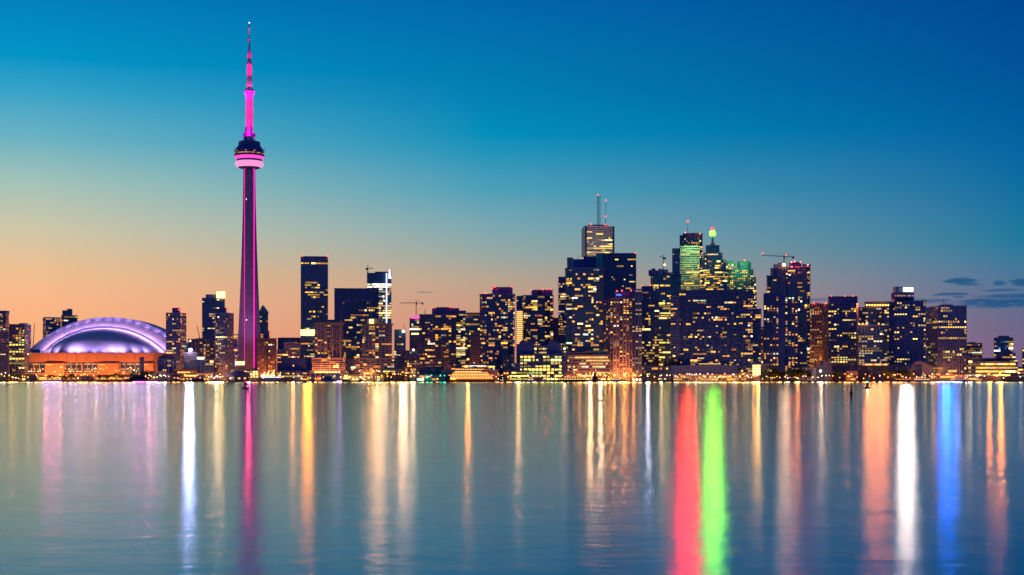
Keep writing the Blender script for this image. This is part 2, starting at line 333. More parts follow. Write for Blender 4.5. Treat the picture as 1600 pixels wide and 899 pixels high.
def section(root, x0, x1, ytop, Y, style='condo', core='glass_navy', band='slate', pier=None, z0=None, side=0.0, ratio=.8, foot=RECT, lit=.2,
            zones=(), pal='warm', gain=1.0, merge=False, blank=(), fh=None, cw=None, parapet=1.2, **kw):
    """one storeyed block: core, floor bands, piers and lit panes; returns its roof height"""
    SEED[0] += 1; rnd = random.Random(SEED[0]); st = dict(S[style]); st.update(kw)
    if fh: st['fh'] = fh
    if cw: st['cw'] = cw
    z0 = GZ if z0 is None else z0; z1 = PZ(ytop, Y)
    O, uh, vh, a, b_ = frame(x0, x1, Y, side, ratio)
    poly = [tuple(O + uh * (p * a) + vh * (q * b_)) for p, q in foot]
    pier = pier or band
    MB().prism(poly, z0, z1).build('curtain_wall', core, root)
    lit = lit * 1.45; gain = gain * 1.15; st['cw'] *= rnd.uniform(.88, 1.15)
    zt = z1 - parapet; nf = max(1, int(round((zt - z0) / st['fh']))); fh_ = (zt - z0) / nf
    bands = MB()
    if st['bh'] > 0:
        op = offset(poly, st['bo'])
        for k in range(nf + 1):
            zz = z0 + k * fh_
            bands.prism(op, zz - st['bh'] / 2 if k else zz - .01, zz + st['bh'] / 2 if k < nf else z1 + .35)
        bands.build('floor_bands', band, root, 'stuff')
    piers = MB(); panes = MB(); sheen = MB(); big = []
    n = len(poly)
    for k in range(n):
        A, B = Vector(poly[k]), Vector(poly[(k + 1) % n]); e_ = B - A; L = e_.length; e_ /= L; nn = Vector((e_.y, -e_.x))
        if nn.dot(-((A + B) / 2).normalized()) < 0.05: continue
        nc = max(1, int(round(L / st['cw']))); cw_ = L / nc
        if st['pw'] > 0:
            for c in range(0, nc + 1, st['pe']):
                p = A + e_ * (c * cw_); h = st['pw'] / 2
                c0 = max(-0.05, c * cw_ - h); c1 = min(L + 0.05, c * cw_ + h)
                q0, q1 = A + e_ * c0, A + e_ * c1
                piers.prism([tuple(q0 + nn * st['po']), tuple(q1 + nn * st['po']), tuple(q1 - nn * .3), tuple(q0 - nn * .3)], z0, z1 + .2)
        colf = [rnd.uniform(.5, 1.5) for _ in range(nc)]
        for f in range(nf):
            zc = z0 + (f + .5) * fh_; ff = rnd.choice((.5, .8, 1, 1.2, 1.5)); run = []
            def flush(run):
                if not run: return
                c0, c1, g_ = run[0][0], run[-1][0] + 1, run[0][1]
                hx = (1 - st['wx']) / 2; fr = 1.0
                if not merge and c1 - c0 == 1: fr = rnd.choice((.6, .8, 1, 1, 1))
                w0 = (c0 + hx) * cw_; w1 = (c1 - hx) * cw_; o_ = (w1 - w0) * (1 - fr) * rnd.choice((0, 1))
                q0 = A + e_ * (w0 + o_) + nn * .06; q1 = A + e_ * (w0 + o_ + (w1 - w0) * fr) + nn * .06
                hz = fh_ * st['wy'] / 2 * rnd.choice((.7, .85, 1, 1))
                quad = [(q0.x, q0.y, zc - hz), (q1.x, q1.y, zc - hz), (q1.x, q1.y, zc + hz), (q0.x, q0.y, zc + hz)]
                if (q1 - q0).length > 9.0: big.append((quad, g_))
                else: panes.quad(*quad, glow=g_)
            prev = None
            for c in range(nc):
                p = A + e_ * ((c + .5) * cw_); px = 800 + F * p.x / p.y; py = HZ - F * (zc - EYE) / p.y
                pr, pl, gn = lit * ff * colf[c], pal, gain
                if any(xa <= px <= xb and ya <= py <= yb for xa, xb, ya, yb in blank): pr = 0
                for zn in zones:
                    if zn[0] <= px <= zn[1] and zn[2] <= py <= zn[3]:
                        pr = zn[4] * (ff if zn[4] < .8 else 1); pl = zn[5] if len(zn) > 5 else pal; gn = zn[6] if len(zn) > 6 else gain
                if prev is not None and rnd.random() < .42: on = prev[0] and pr > 0
                else: on = rnd.random() < pr
                if on:
                    if prev is not None and prev[0] and run and rnd.random() < (.8 if merge else .68): g_ = run[-1][1]
                    else:
                        cc = pick(pl, rnd); k_ = .85 * gn * math.exp(rnd.gauss(-.25, .8)); k_ = min(k_, 5.0); g_ = tuple(x * k_ for x in cc)
                        flush(run); run = []
                    run.append((c, g_))
                else:
                    flush(run); run = []
                    if rnd.random() < .2:                                        # paler unlit panes, sky sheen put into their colour
                        hx = (1 - st['wx']) / 2; q0 = A + e_ * ((c + hx) * cw_) + nn * .05; q1 = A + e_ * ((c + 1 - hx) * cw_) + nn * .05; hz = fh_ * st['wy'] / 2
                        sheen.quad((q0.x, q0.y, zc - hz), (q1.x, q1.y, zc - hz), (q1.x, q1.y, zc + hz), (q0.x, q0.y, zc + hz))
                prev = (on,)
            flush(run)
    piers.build('piers', pier, root, 'stuff')
    panes.build('window_panes', 'lit_pane', root, 'stuff'); sheen.build('pane_sheen', 'glass_sheen', root, 'stuff')
    for quad, g_ in big:
        mb = MB(); mb.quad(*quad, glow=g_); mb.build('lit_window', 'lit_pane', root)
    return z1
def roofbox(root, x0, x1, ytop, Y, z0, mat='navy_panel', depth=10.0, name='penthouse', dy=6.0):
    Yb = Y + dy; mb = MB(); mb.box(PX(x0, Yb), PX(x1, Yb), Yb, Yb + depth, z0 - 1.0, PZ(ytop, Yb)); o = mb.build(name, mat, root)
    l = MB().box(PX(x0, Yb) - .3, PX(x1, Yb) + .3, Yb - .3, Yb + depth + .3, PZ(ytop, Yb) - .6, PZ(ytop, Yb) + .3); l.build('parapet', mat, o)
    return o
def redlights(root, pts, Y, mat='red_lamp', r=.9, power=0):
    for px, py in pts:
        c = (PX(px, Y), Y, PZ(py, Y)); o = MB().ball(c, r).build('warning_light', mat, root)
        MB().bar((c[0], c[1], c[2] - 3.5), (c[0], c[1], c[2] - r * .8), .35).build('lamp_post', 'steel_dark', o)
        if power: point_light('warning_glow', (c[0], c[1] - 1.2, c[2]), (1, .03, .02), power, .4, root)
def mast(root, px, y0, y1, Y, w=.8, mat='steel_dark', rungs=True):
    x = PX(px, Y); za, zb = PZ(y0, Y), PZ(y1, Y); mb = MB()
    if rungs and w > 1:
        for dx in (-.5, .5):
            for dy in (-.5, .5): mb.bar((x + dx * w, Y + dy * w, za), (x + dx * w * .6, Y + dy * w * .6, zb), w * .22)
        n = int((zb - za) / (w * 1.6))
        for k in range(n):
            s_ = 1 if k % 2 else -1; z = za + (zb - za) * k / n; z2 = za + (zb - za) * (k + 1) / n
            mb.bar((x - s_ * w * .45, Y - w * .45, z), (x + s_ * w * .45, Y - w * .45, z2), w * .16)
    else: mb.bar((x, Y, za), (x, Y, zb), w, w * .6)
    return mb.build('mast', mat, root)
def bld(name, label, x0, x1, Y, cat='tower', group=None):
    return thing(name, label, cat, (PX((x0 + x1) / 2, Y), Y + 2, GZ), group)

# ------------------------------------------------------------------ communications tower
def comm_tower():
    Y = 2222.0; s = Y / F; cx = PX(389.6, Y); cy = Y
    root = thing('communications_tower', 'very tall tapering concrete observation tower with magenta lit mast and round pod', 'tower', (cx, cy, GZ))
    hw = [(593, 21.5), (580, 20.6), (550, 18.8), (520, 17.0), (490, 15.7), (460, 14.4), (430, 13.2), (400, 12.1), (360, 10.9), (320, 9.9), (290, 9.4), (258, 9.0)]
    w = 13.0; rot = R(9.5)
    def ring(h, z):
        l = max(6.6, (h - 3.25) / .866); pts = []
        for k in range(3):
            th = R(-90 + 120 * k) + rot; d = Vector((math.cos(th), math.sin(th))); p = Vector((-d.y, d.x))
            for q in (d * l - p * w / 2, d * l + p * w / 2): pts.append((cx + q.x * s, cy + q.y * s, z))
            c = 7.5; tb = th + R(60); pts.append((cx + c * math.cos(tb), cy + c * math.sin(tb), z))
        return pts
    MB().loft([ring(h, PZ(y, Y)) for y, h in hw]).build('shaft', 'tower_concrete', root)
    for tb, wd, seg in ((R(-30) + rot, 2.5, 0), (R(-150) + rot, 1.5, 1)):       # glass lift shafts lit magenta
        x, y = cx + 8.3 * math.cos(tb), cy + 8.3 * math.sin(tb); mb = MB()
        z0, z1 = PZ(575 if not seg else 566, Y), PZ(262, Y)
        if seg:
            n = 100
            for k in range(n):
                za = z0 + (z1 - z0) * k / n; mb.box(x - wd / 2, x + wd / 2, y - .8, y + .8, za, za + (z1 - z0) / n * .62)
        else: mb.box(x - wd / 2, x + wd / 2, y - .8, y + .8, z0, z1)
        mb.build('light_strip', 'strip_pink', root, 'stuff' if seg else None)
        MB().box(x - wd / 2 - .5, x + wd / 2 + .5, y - .2, y + 1.2, z0 - 2, z1).build('lift_shaft', 'navy_panel', root)
    L = lambda prof, name, mat, par=root, n=40: MB().lathe(cx, cy, [(r * s, PZ(y, Y)) for r, y in prof], n).build(name, mat, par, smooth=False)
    pod = L([(11, 264), (17, 262.5), (19.5, 250.5), (22.6, 244.2), (23.2, 243.2), (23.2, 237.2), (22.5, 236), (17.2, 228), (16.8, 227.6), (16.8, 222.3), (15, 221.6), (6, 221.6)], 'pod', 'navy_panel')
    L([(17.0, 262.0), (20.4, 260.8), (22.0, 258.4), (22.1, 255.6), (21.0, 253.2), (18.4, 252.4)], 'radome', 'ring_pink', pod)
    L([(19.9, 249.6), (20.9, 249.4), (22.5, 245.2), (21.6, 244.9)], 'light_ring', 'ring_pink_hot', pod)
    L([(23.5, 243.6), (23.6, 243.2), (23.5, 242.8)], 'deck_rail', 'steel_dark', pod); L([(23.6, 237.6), (23.9, 237.2), (23.6, 236.8)], 'deck_rim', 'steel_dark', pod)
    rnd = random.Random(5); mb = MB()
    for row, (ya, yb, pr) in enumerate(((242.0, 240.6, .85), (238.9, 237.6, .4))):
        for k in range(64):
            if rnd.random() > pr: continue
            t0, t1 = 2 * math.pi * k / 64, 2 * math.pi * (k + .8) / 64; r = 23.35 * s; q = rnd.uniform(.3, 1.1); g_ = (1.0 * q, .45 * q, .14 * q)
            mb.quad(*[(cx + r * math.cos(t_), cy + r * math.sin(t_), PZ(y_, Y)) for t_, y_ in ((t0, ya), (t1, ya), (t1, yb), (t0, yb))], glow=g_)
    mb.build('deck_windows', 'lit_pane', pod, 'stuff')
    for k in range(40):                                                           # antennas on the pod rim
        th = 2 * math.pi * k / 40
        if k % 3 == 0: MB().bar((cx + 22.4 * math.cos(th), cy + 22.4 * math.sin(th), PZ(236.2, Y)), (cx + 24.2 * math.cos(th), cy + 24.2 * math.sin(th), PZ(231.5, Y)), .4).build('whip_antenna', 'steel_dark', pod)
    # hexagonal upper shaft, equipment posts, upper pod, mast segments
    L([(5.9, 222), (5.7, 148)], 'upper_shaft', 'antenna_paint', root, 6)
    for dx in (-8.0, 7.6):
        p = MB().box(cx + dx - 1, cx + dx + 1, cy - 1, cy + 1, PZ(222, Y), PZ(213, Y)).build('equipment_post', 'antenna_paint', root)
        MB().box(cx + dx - 1.9, cx + dx + 1.9, cy - 1.9, cy + 1.9, PZ(214.2, Y), PZ(208.6, Y)).build('equipment_box', 'navy_panel', p)
        MB().box(cx + dx * .55 - 1.2, cx + dx * .55 + 1.2, cy - 6.5, cy - 4, PZ(222, Y), PZ(200, Y)).build('buttress', 'navy_panel', root)
    up = L([(5.7, 148.6), (6.4, 148.2), (7.9, 145.6), (7.9, 143.6), (7.2, 142), (6.2, 139.5), (4.6, 138)], 'upper_pod', 'antenna_paint', root, 28)
    L([(7.95, 143.3), (8.1, 142.7), (7.4, 142.1)], 'pod_rim', 'navy_panel', up, 28)
    for ra, ya, rb, yb, mt in ((4.4, 138.4, 4.0, 100.6, 'antenna_paint'), (3.5, 99, 3.1, 83.5, 'antenna_paint'), (2.0, 81.5, 1.2, 63.5, 'antenna_paint'), (1.0, 62, .9, 46, 'antenna_paint'), (.75, 45, .6, 37, 'navy_panel')):
        L([(ra, ya), (rb, yb)], 'mast_segment', mt, root, 12)
    for r, y in ((4.3, 100), (3.4, 82.6), (1.9, 62.8), (1.2, 45.5)): L([(r, y + .9), (r, y - .8)], 'collar', 'navy_panel', root, 16)
    redlights(root, [(389.4, 99.2), (389.6, 81.2), (389.8, 62.2), (389.7, 45)], Y - 5, 'red_lamp', .55)
    MB().ball((cx, cy, PZ(36, Y)), .7).build('tip_light', 'bulb_white', root)
    for px, py in ((388.8, 314), (388.8, 501)): MB().ball((PX(px, Y), cy - 20, PZ(py, Y)), .5).build('shaft_light', 'bulb_white', root)
    PK = (1.0, 0.0, 0.25)
    for k in range(4):
        th = R(-150 + 44 * k); p = lambda r: (cx + r * math.cos(th), cy + r * math.sin(th))
        spot_light('mast_flood', (*p(15), PZ(221, Y)), (cx, cy, PZ(190, Y)), PK, 60000, 60, root)
        spot_light('mast_flood', (*p(16), PZ(221, Y)), (cx, cy, PZ(160, Y)), PK, 110000, 26, root)
        spot_light('mast_flood', (*p(16.5), PZ(221, Y)), (cx, cy, PZ(112, Y)), PK, 600000, 14, root)
        spot_light('mast_flood', (*p(24.6), PZ(236, Y)), (cx, cy, PZ(78, Y)), PK, 3600000, 12, root)
        spot_light('mast_flood', (*p(7.4), PZ(141, Y)), (cx, cy, PZ(118, Y)), (1, .03, .34), 8000, 50, root)
    for px, dy in ((352, -70), (378, -85), (402, -85), (426, -70)): spot_light('added_uplight', (PX(px, Y), cy + dy, GZ + 14), (cx, cy, GZ + 150), (.75, .22, .62), 110000, 60, root, 1.0)  # added uplights, bring a violet glow onto the lower shaft
    return root
comm_tower()

# ------------------------------------------------------------------ domed stadium
def stadium():
    Y = 2210.0; s = Y / F; cx = PX(165, Y)
    root = thing('stadium', 'domed stadium with violet lit arched white roof on a terracotta podium', 'stadium', (cx, Y, GZ))
    def arc(half, rise, zb, n=40, t0=0., t1=1.):
        Rr = (half * half + rise * rise) / (2 * rise); A = math.asin(half / Rr); c = zb + rise - Rr
        return [(Rr * math.sin(-A + 2 * A * (t0 + (t1 - t0) * k / n)), c + Rr * math.cos(-A + 2 * A * (t0 + (t1 - t0) * k / n))) for k in range(n + 1)]
    def strip(o0, o1, ya, yb, depth, name, mat, parent=root):
        rings = []
        for (xa, za), (xb, zb) in zip(o0, o1):
            rings.append([(cx + xa * s, Y + ya, za), (cx + xb * s, Y + yb, zb), (cx + xb * s, Y + yb + depth, zb), (cx + xa * s, Y + ya + depth, za)])
        return MB().loft(rings).build(name, mat, parent)
    zb, zt = PZ(553, Y), PZ(495, Y)
    # rear roof shell, then the front arch in five panels
    strip(arc(124, zt - PZ(546, Y), PZ(546, Y)), arc(112, PZ(503, Y) - PZ(549, Y), PZ(549, Y)), 16, 12, 60, 'rear_roof_shell', 'roof_white')
    for k in range(9):
        t0, t1 = k / 9 + .001, (k + 1) / 9 - .001
        strip(arc(119, PZ(500, Y) - PZ(547, Y), PZ(547, Y), 6, t0, t1), arc(99, PZ(509.5, Y) - PZ(553, Y), PZ(553, Y), 6, t0, t1), 8, -4, 8, 'arch_panel', 'roof_white')
    strip(arc(98.5, PZ(510, Y) - PZ(554, Y), PZ(554, Y)), arc(96.5, PZ(512, Y) - PZ(554, Y), PZ(554, Y)), 0, 0, 12, 'gutter', 'navy_panel')
    A_, Bf, C_ = 96.0, 62.0, PZ(513, Y) - zb
    nu = 16; Rr = (A_ * A_ + C_ * C_) / (2 * C_)
    def dome(x, v, k=1.0):                                                       # x in -1..1 across, v 0 (arch) .. pi/2 (base)
        h = (math.sqrt(max(0, Rr * Rr - (x * A_) ** 2)) - (Rr - C_)) / C_; h = max(h, 0.0)
        return (cx + x * A_ * s * k, Y - Bf * h ** .75 * math.sin(v) * k, zb + C_ * h * math.cos(v) * k)
    for k in range(nu):                                                          # front quarter dome, panel by panel
        rings = [[dome(-1 + 2 * (k + .006 + .988 * j / 4) / nu, math.pi / 2 * q / 12) for q in range(13)] for j in range(5)]
        MB().loft(rings, closed=False, caps=False).build('roof_panel', 'roof_white', root, smooth=True)
    MB().loft([[dome(-1 + 2 * j / 30, math.pi / 2 * q / 10, .993) for q in range(11)] for j in range(31)], closed=False, caps=False).build('roof_liner', 'roof_white', root)
    for sx_ in (-1, 1):                                                           # glazed corner wedges under the arch feet
        MB().loft([[(cx + sx_ * 118 * s, Y - 4, PZ(546.5, Y)), (cx + sx_ * 99 * s, Y - 10, PZ(546.5, Y)), (cx + sx_ * 97 * s, Y - 14, zb), (cx + sx_ * 112 * s, Y - 8, zb)],
                   [(cx + sx_ * 118 * s, Y + 10, PZ(546.5, Y)), (cx + sx_ * 99 * s, Y + 10, PZ(546.5, Y)), (cx + sx_ * 97 * s, Y + 10, zb), (cx + sx_ * 112 * s, Y + 10, zb)]]).build('corner_glazing', 'glass_blue', root)
    # podium
    fy = Y - 78
    pts = [(-126, 40), (-126, -20), (-118, -60), (-95, -74), (95, -74), (118, -60), (126, -20), (126, 40)]
    MB().prism([(cx + x * s, Y + y) for x, y in pts], GZ, zb - .3).build('podium', 'terracotta', root)
    MB().prism([(cx + x * s * 1.004, Y + y * 1.01 - .6) for x, y in pts], zb - 1.6, zb).build('parapet', 'terracotta', root)
    zu, zl = PZ(567, fy), PZ(583, fy)
    rnd = random.Random(3)
    for k in range(13):                                                           # upper wall panels, two courses
        xa = -94 + 188 * k / 13; xb = -94 + 188 * (k + 1) / 13
        for q, (za, zc) in enumerate(((zu, (zu + zb) / 2 - .2), ((zu + zb) / 2, zb - 2.0))):
            MB().box(cx + xa * s + .2, cx + xb * s - .2, fy + 4 - 1.0 - .15 * q - rnd.random() * .1, fy + 5, za, zc).build('wall_panel', 'terracotta', root)
    for xa, xb, kind in ((-95, -69, 1), (-68, -39, 0), (-38, -14, 1), (-13, 10, 1), (11, 43, 0), (44, 74, 1), (75, 95, 0)):
        if kind:
            b = MB().box(cx + xa * s, cx + xb * s, fy + 1.6, fy + 5, zl, zu - .4).build('window_bay', 'glass_navy', root)
            nn_ = max(2, int((xb - xa) / 7)); mb = MB()
            for q in range(nn_ + 1): x = cx + (xa + (xb - xa) * q / nn_) * s; mb.box(x - .5, x + .5, fy + 1.0, fy + 2, zl, zu - .2)
            mb.build('bay_columns', 'terracotta', b, 'stuff')
            mb = MB()
            for q in range(int((xb - xa) * 1.6)):
                x = cx + rnd.uniform(xa + 1, xb - 2) * s; z = rnd.choice((zl + 1.5, zl + 5, zu - 3)); k_ = rnd.uniform(.3, 1.8)
                mb.quad((x, fy + 1.5 - .001 * q, z), (x + 1.8, fy + 1.5 - .001 * q, z), (x + 1.8, fy + 1.5 - .001 * q, z + 1.6), (x, fy + 1.5 - .001 * q, z + 1.6), glow=(k_, .6 * k_, .2 * k_))
            mb.build('window_panes', 'lit_pane', b, 'stuff')
        else:
            MB().box(cx + xa * s, cx + xb * s, fy - 2.5, fy + 5, GZ, zu - .8).build('entrance_block', 'terracotta', root)
            MB().box(cx + (xa + 2) * s, cx + (xa + 11) * s, fy - 2.8, fy - 2.4, zu - 3.4, zu - 2.6).build('light_slot', 'cabin_light', root)
    VI = (.46, .30, 1.0); LV = (.80, .45, 1.0)
    for px, k in ((84, .7), (100, .8), (127, 1.2), (139, 1.3), (150, .7), (166, .5), (182, .7), (195, 1.3), (207, 1.1), (226, .9), (240, .7)):   # dome floodlights
        x = PX(px, Y); y = dome((x - cx) / (A_ * s), math.pi / 2)[1] - 10
        f = MB().box(x - .8, x + .8, y - .6, y + .6, zb - .2, zb + 1.0).build('floodlight', 'steel_dark', root)
        spot_light('roof_flood', (x, y, zb + 1.6), (x * .98 + cx * .02, y + 20, zb + 17), (.54, .36, 1.0), 21000 * k, 110, root, 1.0)
    for k, (x, z) in enumerate(arc(101, PZ(508, Y) - PZ(552, Y), PZ(552, Y), 22)):          # arch lamps in the gutter
        if 0 < k < 22: point_light('arch_lamp', (cx + x * s, Y - 11, z - 1), (.86, .46, 1.0), 4800, .5, root)
    for k, (x, z) in enumerate(arc(116, PZ(497, Y) - PZ(547, Y), PZ(547, Y), 16)):
        if 0 < k < 16: point_light('ridge_fill', (cx + x * s, Y + 9, z + 1.0), (.6, .32, 1.0), 1400, .5, root)  # unseen violet fill added to tint the rear roof shell
stadium()

# ------------------------------------------------------------------ city towers, west to east
def simple(name, label, x0, x1, ytop, Y, tops=(), reds=(), redpow=0, cat='tower', roofmat='navy_panel', **k):
    r = bld(name, label, x0, x1, Y, cat); z = section(r, x0, x1, ytop, Y, **k)
    for t in tops: roofbox(r, t[0], t[1], t[2], Y, z, t[3] if len(t) > 3 else roofmat)
    redlights(r, reds, Y + 7, power=redpow)
    return r
# far left
simple('condominium_tower', 'banded grey condominium tower with set-back roof beside the stadium corner', -34, 13.5, 489, 2060, tops=((-30, 11, 486),), style='slab', band='rose_stone', lit=.30, zones=((-34, 14, 500, 520, .5),), side=.1)
simple('office_block', 'plain rose stone slab in front of the banded tower', -20, 13, 518, 1990, cat='building', style='slab', band='rose_stone', core='glass_navy', lit=.12, bh=2.0)
simple('condominium_tower', 'dark tower with a glowing yellow window column west of the stadium', 14.5, 48, 507, 2120, tops=((30, 40, 505.5),), style='grid', band='slate', lit=.22, zones=((28, 38, 515, 580, .75, 'yellowgreen'), (15, 24, 530, 580, .5, 'yellowgreen'), (14, 48, 505, 513, 0.02)), side=.28)
simple('condominium_tower', 'flat topped dark tower behind the stadium roof', 67, 95, 496, 2480, style='punch', band='slate', lit=.25, zones=((67, 74, 490, 540, .45, 'orange'),), side=-.15)
r = bld('condominium_tower', 'grey stepped tower with raised core behind the stadium roof', 95, 121, 2520); z = section(r, 96, 121, 493, 2520, 'punch', band='concrete_grey', lit=.10)
z2 = section(r, 97.5, 113, 485.5, 2524, 'punch', band='concrete_grey', z0=z, lit=.05); roofbox(r, 105, 110, 483, 2524, z2, 'slate')
# between stadium and tower
simple('condominium_tower', 'dark condominium tower with red roof lights overlooking the stadium', 259.5, 291, 489, 2040, tops=((269, 279, 481.5),), reds=((260.5, 486), (271, 480), (280, 484), (284, 487.5), (290, 488)), redpow=1500, style='punch', core='glass_black', band='slate', lit=.22, zones=((269, 284, 490, 545, .42), (259, 269, 495, 545, .22)), side=.30)
r = simple('office_tower', 'grey banded tower topped with a bright white rooftop sign', 316, 351, 466, 2380, tops=((321.5, 338, 460.5, 'slate'),), style='ribbon', core='glass_blue', band='slate', lit=.05, fh=3.4, pal='pale', zones=((330, 345, 480, 484, .8), (326, 337, 491, 495, .7), (316, 320, 512, 518, .9), (324, 335, 511, 516, .7)), pe=20)
MB().box(PX(338.3, 2380), PX(351, 2380), 2380.5, 2384, PZ(466, 2380), PZ(455.8, 2380)).build('rooftop_sign', 'sign_warm', r)
simple('condominium_tower', 'dark concrete tower with lit bay window column beside the observation tower shaft', 334.5, 365, 489, 2050, tops=((343.5, 352, 481.5),), reds=((356, 486.5),), style='punch', core='glass_black', band='slate', lit=.10, zones=((338, 346, 490, 575, .55, 'pale'), (348, 357, 490, 575, .25)), side=.35, foot=CHAM)
simple('condominium_tower', 'thin dark tower tucked against the observation tower shaft', 363, 371, 523, 2150, style='condo', lit=.25)
simple('apartment_block', 'low grey apartment block with vertical slab fins and ground glow', 294, 334, 530, 2090, cat='building', tops=((307, 320, 529),), style='ribs', band='rose_stone', lit=.22, foot=BAYS)
simple('apartment_block', 'pale blank sided block washed violet by a floodlight', 288, 307, 551, 1985, cat='building', style='slab', band='concrete_pale', lit=.05, bh=2.2)
r = bld('office_tower', 'slim teal glass tower with pointed gable roof behind the observation tower', 405, 419.5, 2420); z = section(r, 404, 419, 489, 2420, 'glass', core='glass_teal', band='mullion', lit=.06)
xa, xm, xb = PX(404.5, 2420), PX(410.5, 2420), PX(419, 2420)
MB().loft([[(xa, 2420, z), (xb, 2420, z), (xm, 2420, PZ(477.5, 2420))], [(xa, 2434, z), (xb, 2434, z), (xm, 2434, PZ(477.5, 2420))]]).build('gable_roof', 'glass_teal', r)
for p, q in (((xa, 2419.5, z), (xm, 2419.5, PZ(477, 2420))), ((xm, 2419.5, PZ(477, 2420)), (xb, 2419.5, z))): MB().bar(p, q, .9).build('gable_trim', 'steel_pale', r)
simple('condominium_tower', 'brown brick apartment tower at the foot of the observation tower', 402.5, 432, 529, 2060, tops=((411, 420.5, 518),), style='punch', band='brick', lit=.12, zones=((403, 425, 535, 540, .6), (403, 416, 555, 575, .35, 'orange')), foot=NOTCH, reds=((432, 532),))
simple('concert_hall', 'dark round shouldered hall behind pale grid offices', 434, 470, 528, 2330, cat='building', style='glass', core='glass_black', band='charcoal', lit=.02, foot=OCT)
simple('office_block', 'pale grid fronted office block below the dark hall', 444, 472, 536, 2200, cat='building', tops=((450, 462, 534.5, 'concrete_pale'),), style='punch', band='concrete_pale', lit=.12)
simple('office_block', 'small pale block with two lit storeys beside the brown tower', 433, 450, 547, 2120, cat='building', style='ribbon', band='concrete_pale', lit=.35, pal='orange')
r = bld('theatre_block', 'windowless violet grey box shaped theatre behind the boat masts', 440, 488, 1990, 'building')
MB().box(PX(440, 1990), PX(486, 1990), 1990, 2020, GZ, PZ(559, 1990)).build('hall', 'navy_panel', r); MB().box(PX(486, 1990) + .05, PX(491, 1990), 1996, 2020, GZ, PZ(562, 1990)).build('side_wing', 'slate', r)
for k in range(9): x = PX(442 + 5.2 * k, 1990); MB().box(x - .3, x + .3, 1989.6, 1990.1, GZ + 8, PZ(560, 1990)).build('wall_rib', 'navy_panel', r)
MB().box(PX(433, 1990), PX(439.5, 1990), 1991, 2004, GZ, PZ(565, 1990)).build('annex', 'charcoal', r); MB().box(PX(433, 1990), PX(440, 1990), 1989.5, 1990.6, PZ(566.6, 1990), PZ(565.4, 1990)).build('light_strip', 'deck_orange', r)
r = simple('office_tower', 'tall dark office tower with patchy yellow floors and red corner lights', 470, 512.5, 401, 2240, style='office', core='glass_navy', band='navy_panel', lit=.03, pal='office', merge=False, ratio=.7,
       zones=((471, 493, 408, 415, .95, 'office', 2), (493, 512, 411, 415, .95, 'office', 1.6), (471, 500, 441, 447, .7), (476, 511, 447, 470, .42), (470, 512, 450, 453, .7), (484, 512, 478, 482, .5), (484, 507, 486, 490, .8), (470, 495, 492, 497, .5), (484, 500, 496, 500, .6), (470, 512, 500, 515, .12), (470, 512, 415, 440, .02)))
redlights(r, ((472, 400.5), (511.6, 400.5)), 2238, r=1.2, power=2500)
MB().box(PX(470, 2238), PX(492.5, 2238), 2236.4, 2239, PZ(524.5, 2238), PZ(515.5, 2238)).build('lit_mechanical_floor', 'sign_amber' if 'sign_amber' in M else 'sign_warm', r)
simple('condominium_tower', 'pale beige lower condominium wing in front of the tall dark office tower', 470, 494, 531, 2030, style='slab', band='concrete_beige', lit=.16)
r = bld('office_tower', 'broad flat topped navy office tower with inset frame behind beige condominiums', 522, 592, 2200)
section(r, 522.5, 592, 451, 2200, 'black', core='glass_black', band='navy_panel', lit=.05, pal='office', merge=True, zones=((535, 585, 470, 500, .10), (545, 575, 490, 493, .9, 'orange'), (522, 592, 451, 468, .004), (525, 560, 500, 540, .12), (560, 590, 500, 540, .15), (543, 560, 510, 512.5, .8)), ratio=.5)
for p0, p1, q0, q1 in ((534, 580, 470, 468.6), (534, 535.4, 520, 470), (578.6, 580, 520, 470)): MB().box(PX(p0, 2196), PX(p1, 2196), 2197.5, 2199.2, PZ(q0, 2196), PZ(q1, 2196)).build('frame_rail', 'slate', r)
r = bld('office_tower', 'brightly lit glass tower with pointed white fin and rooftop crane', 573, 612, 2300)
z = section(r, 573.5, 611.5, 427, 2300, 'office', core='glass_navy', band='navy_panel', lit=.55, pal='white', merge=True, gain=1.3, ratio=.6, zones=((573, 612, 425, 444, 0), (573, 603, 444.5, 449.5, 1, 'white', 3), (605, 612, 444.5, 449.5, 1, 'white', 3), (592, 612, 450, 472, .30, 'pale', 1), (573, 612, 472, 500, .85, 'pale', 2), (573, 612, 500, 520, .3)))
roofbox(r, 586, 606, 425, 2300, z); x = PX(607.6, 2297)
MB().loft([[(PX(606.6, 2297), 2297, z - 9), (PX(611.6, 2297), 2297, z - 9), (PX(611.6, 2297), 2299, z - 9), (PX(606.6, 2297), 2299, z - 9)], [(PX(607.6, 2297), 2297, PZ(421, 2297)), (PX(609, 2297), 2297, PZ(421, 2297)), (PX(609, 2297), 2299, PZ(421, 2297)), (PX(607.6, 2297), 2299, PZ(421, 2297))]]).build('roof_fin', 'strip_white', r)
MB().box(PX(603, 2297), PX(604.8, 2297), 2297.2, 2299, PZ(505, 2297), PZ(427, 2297)).build('light_strip', 'strip_white', r)
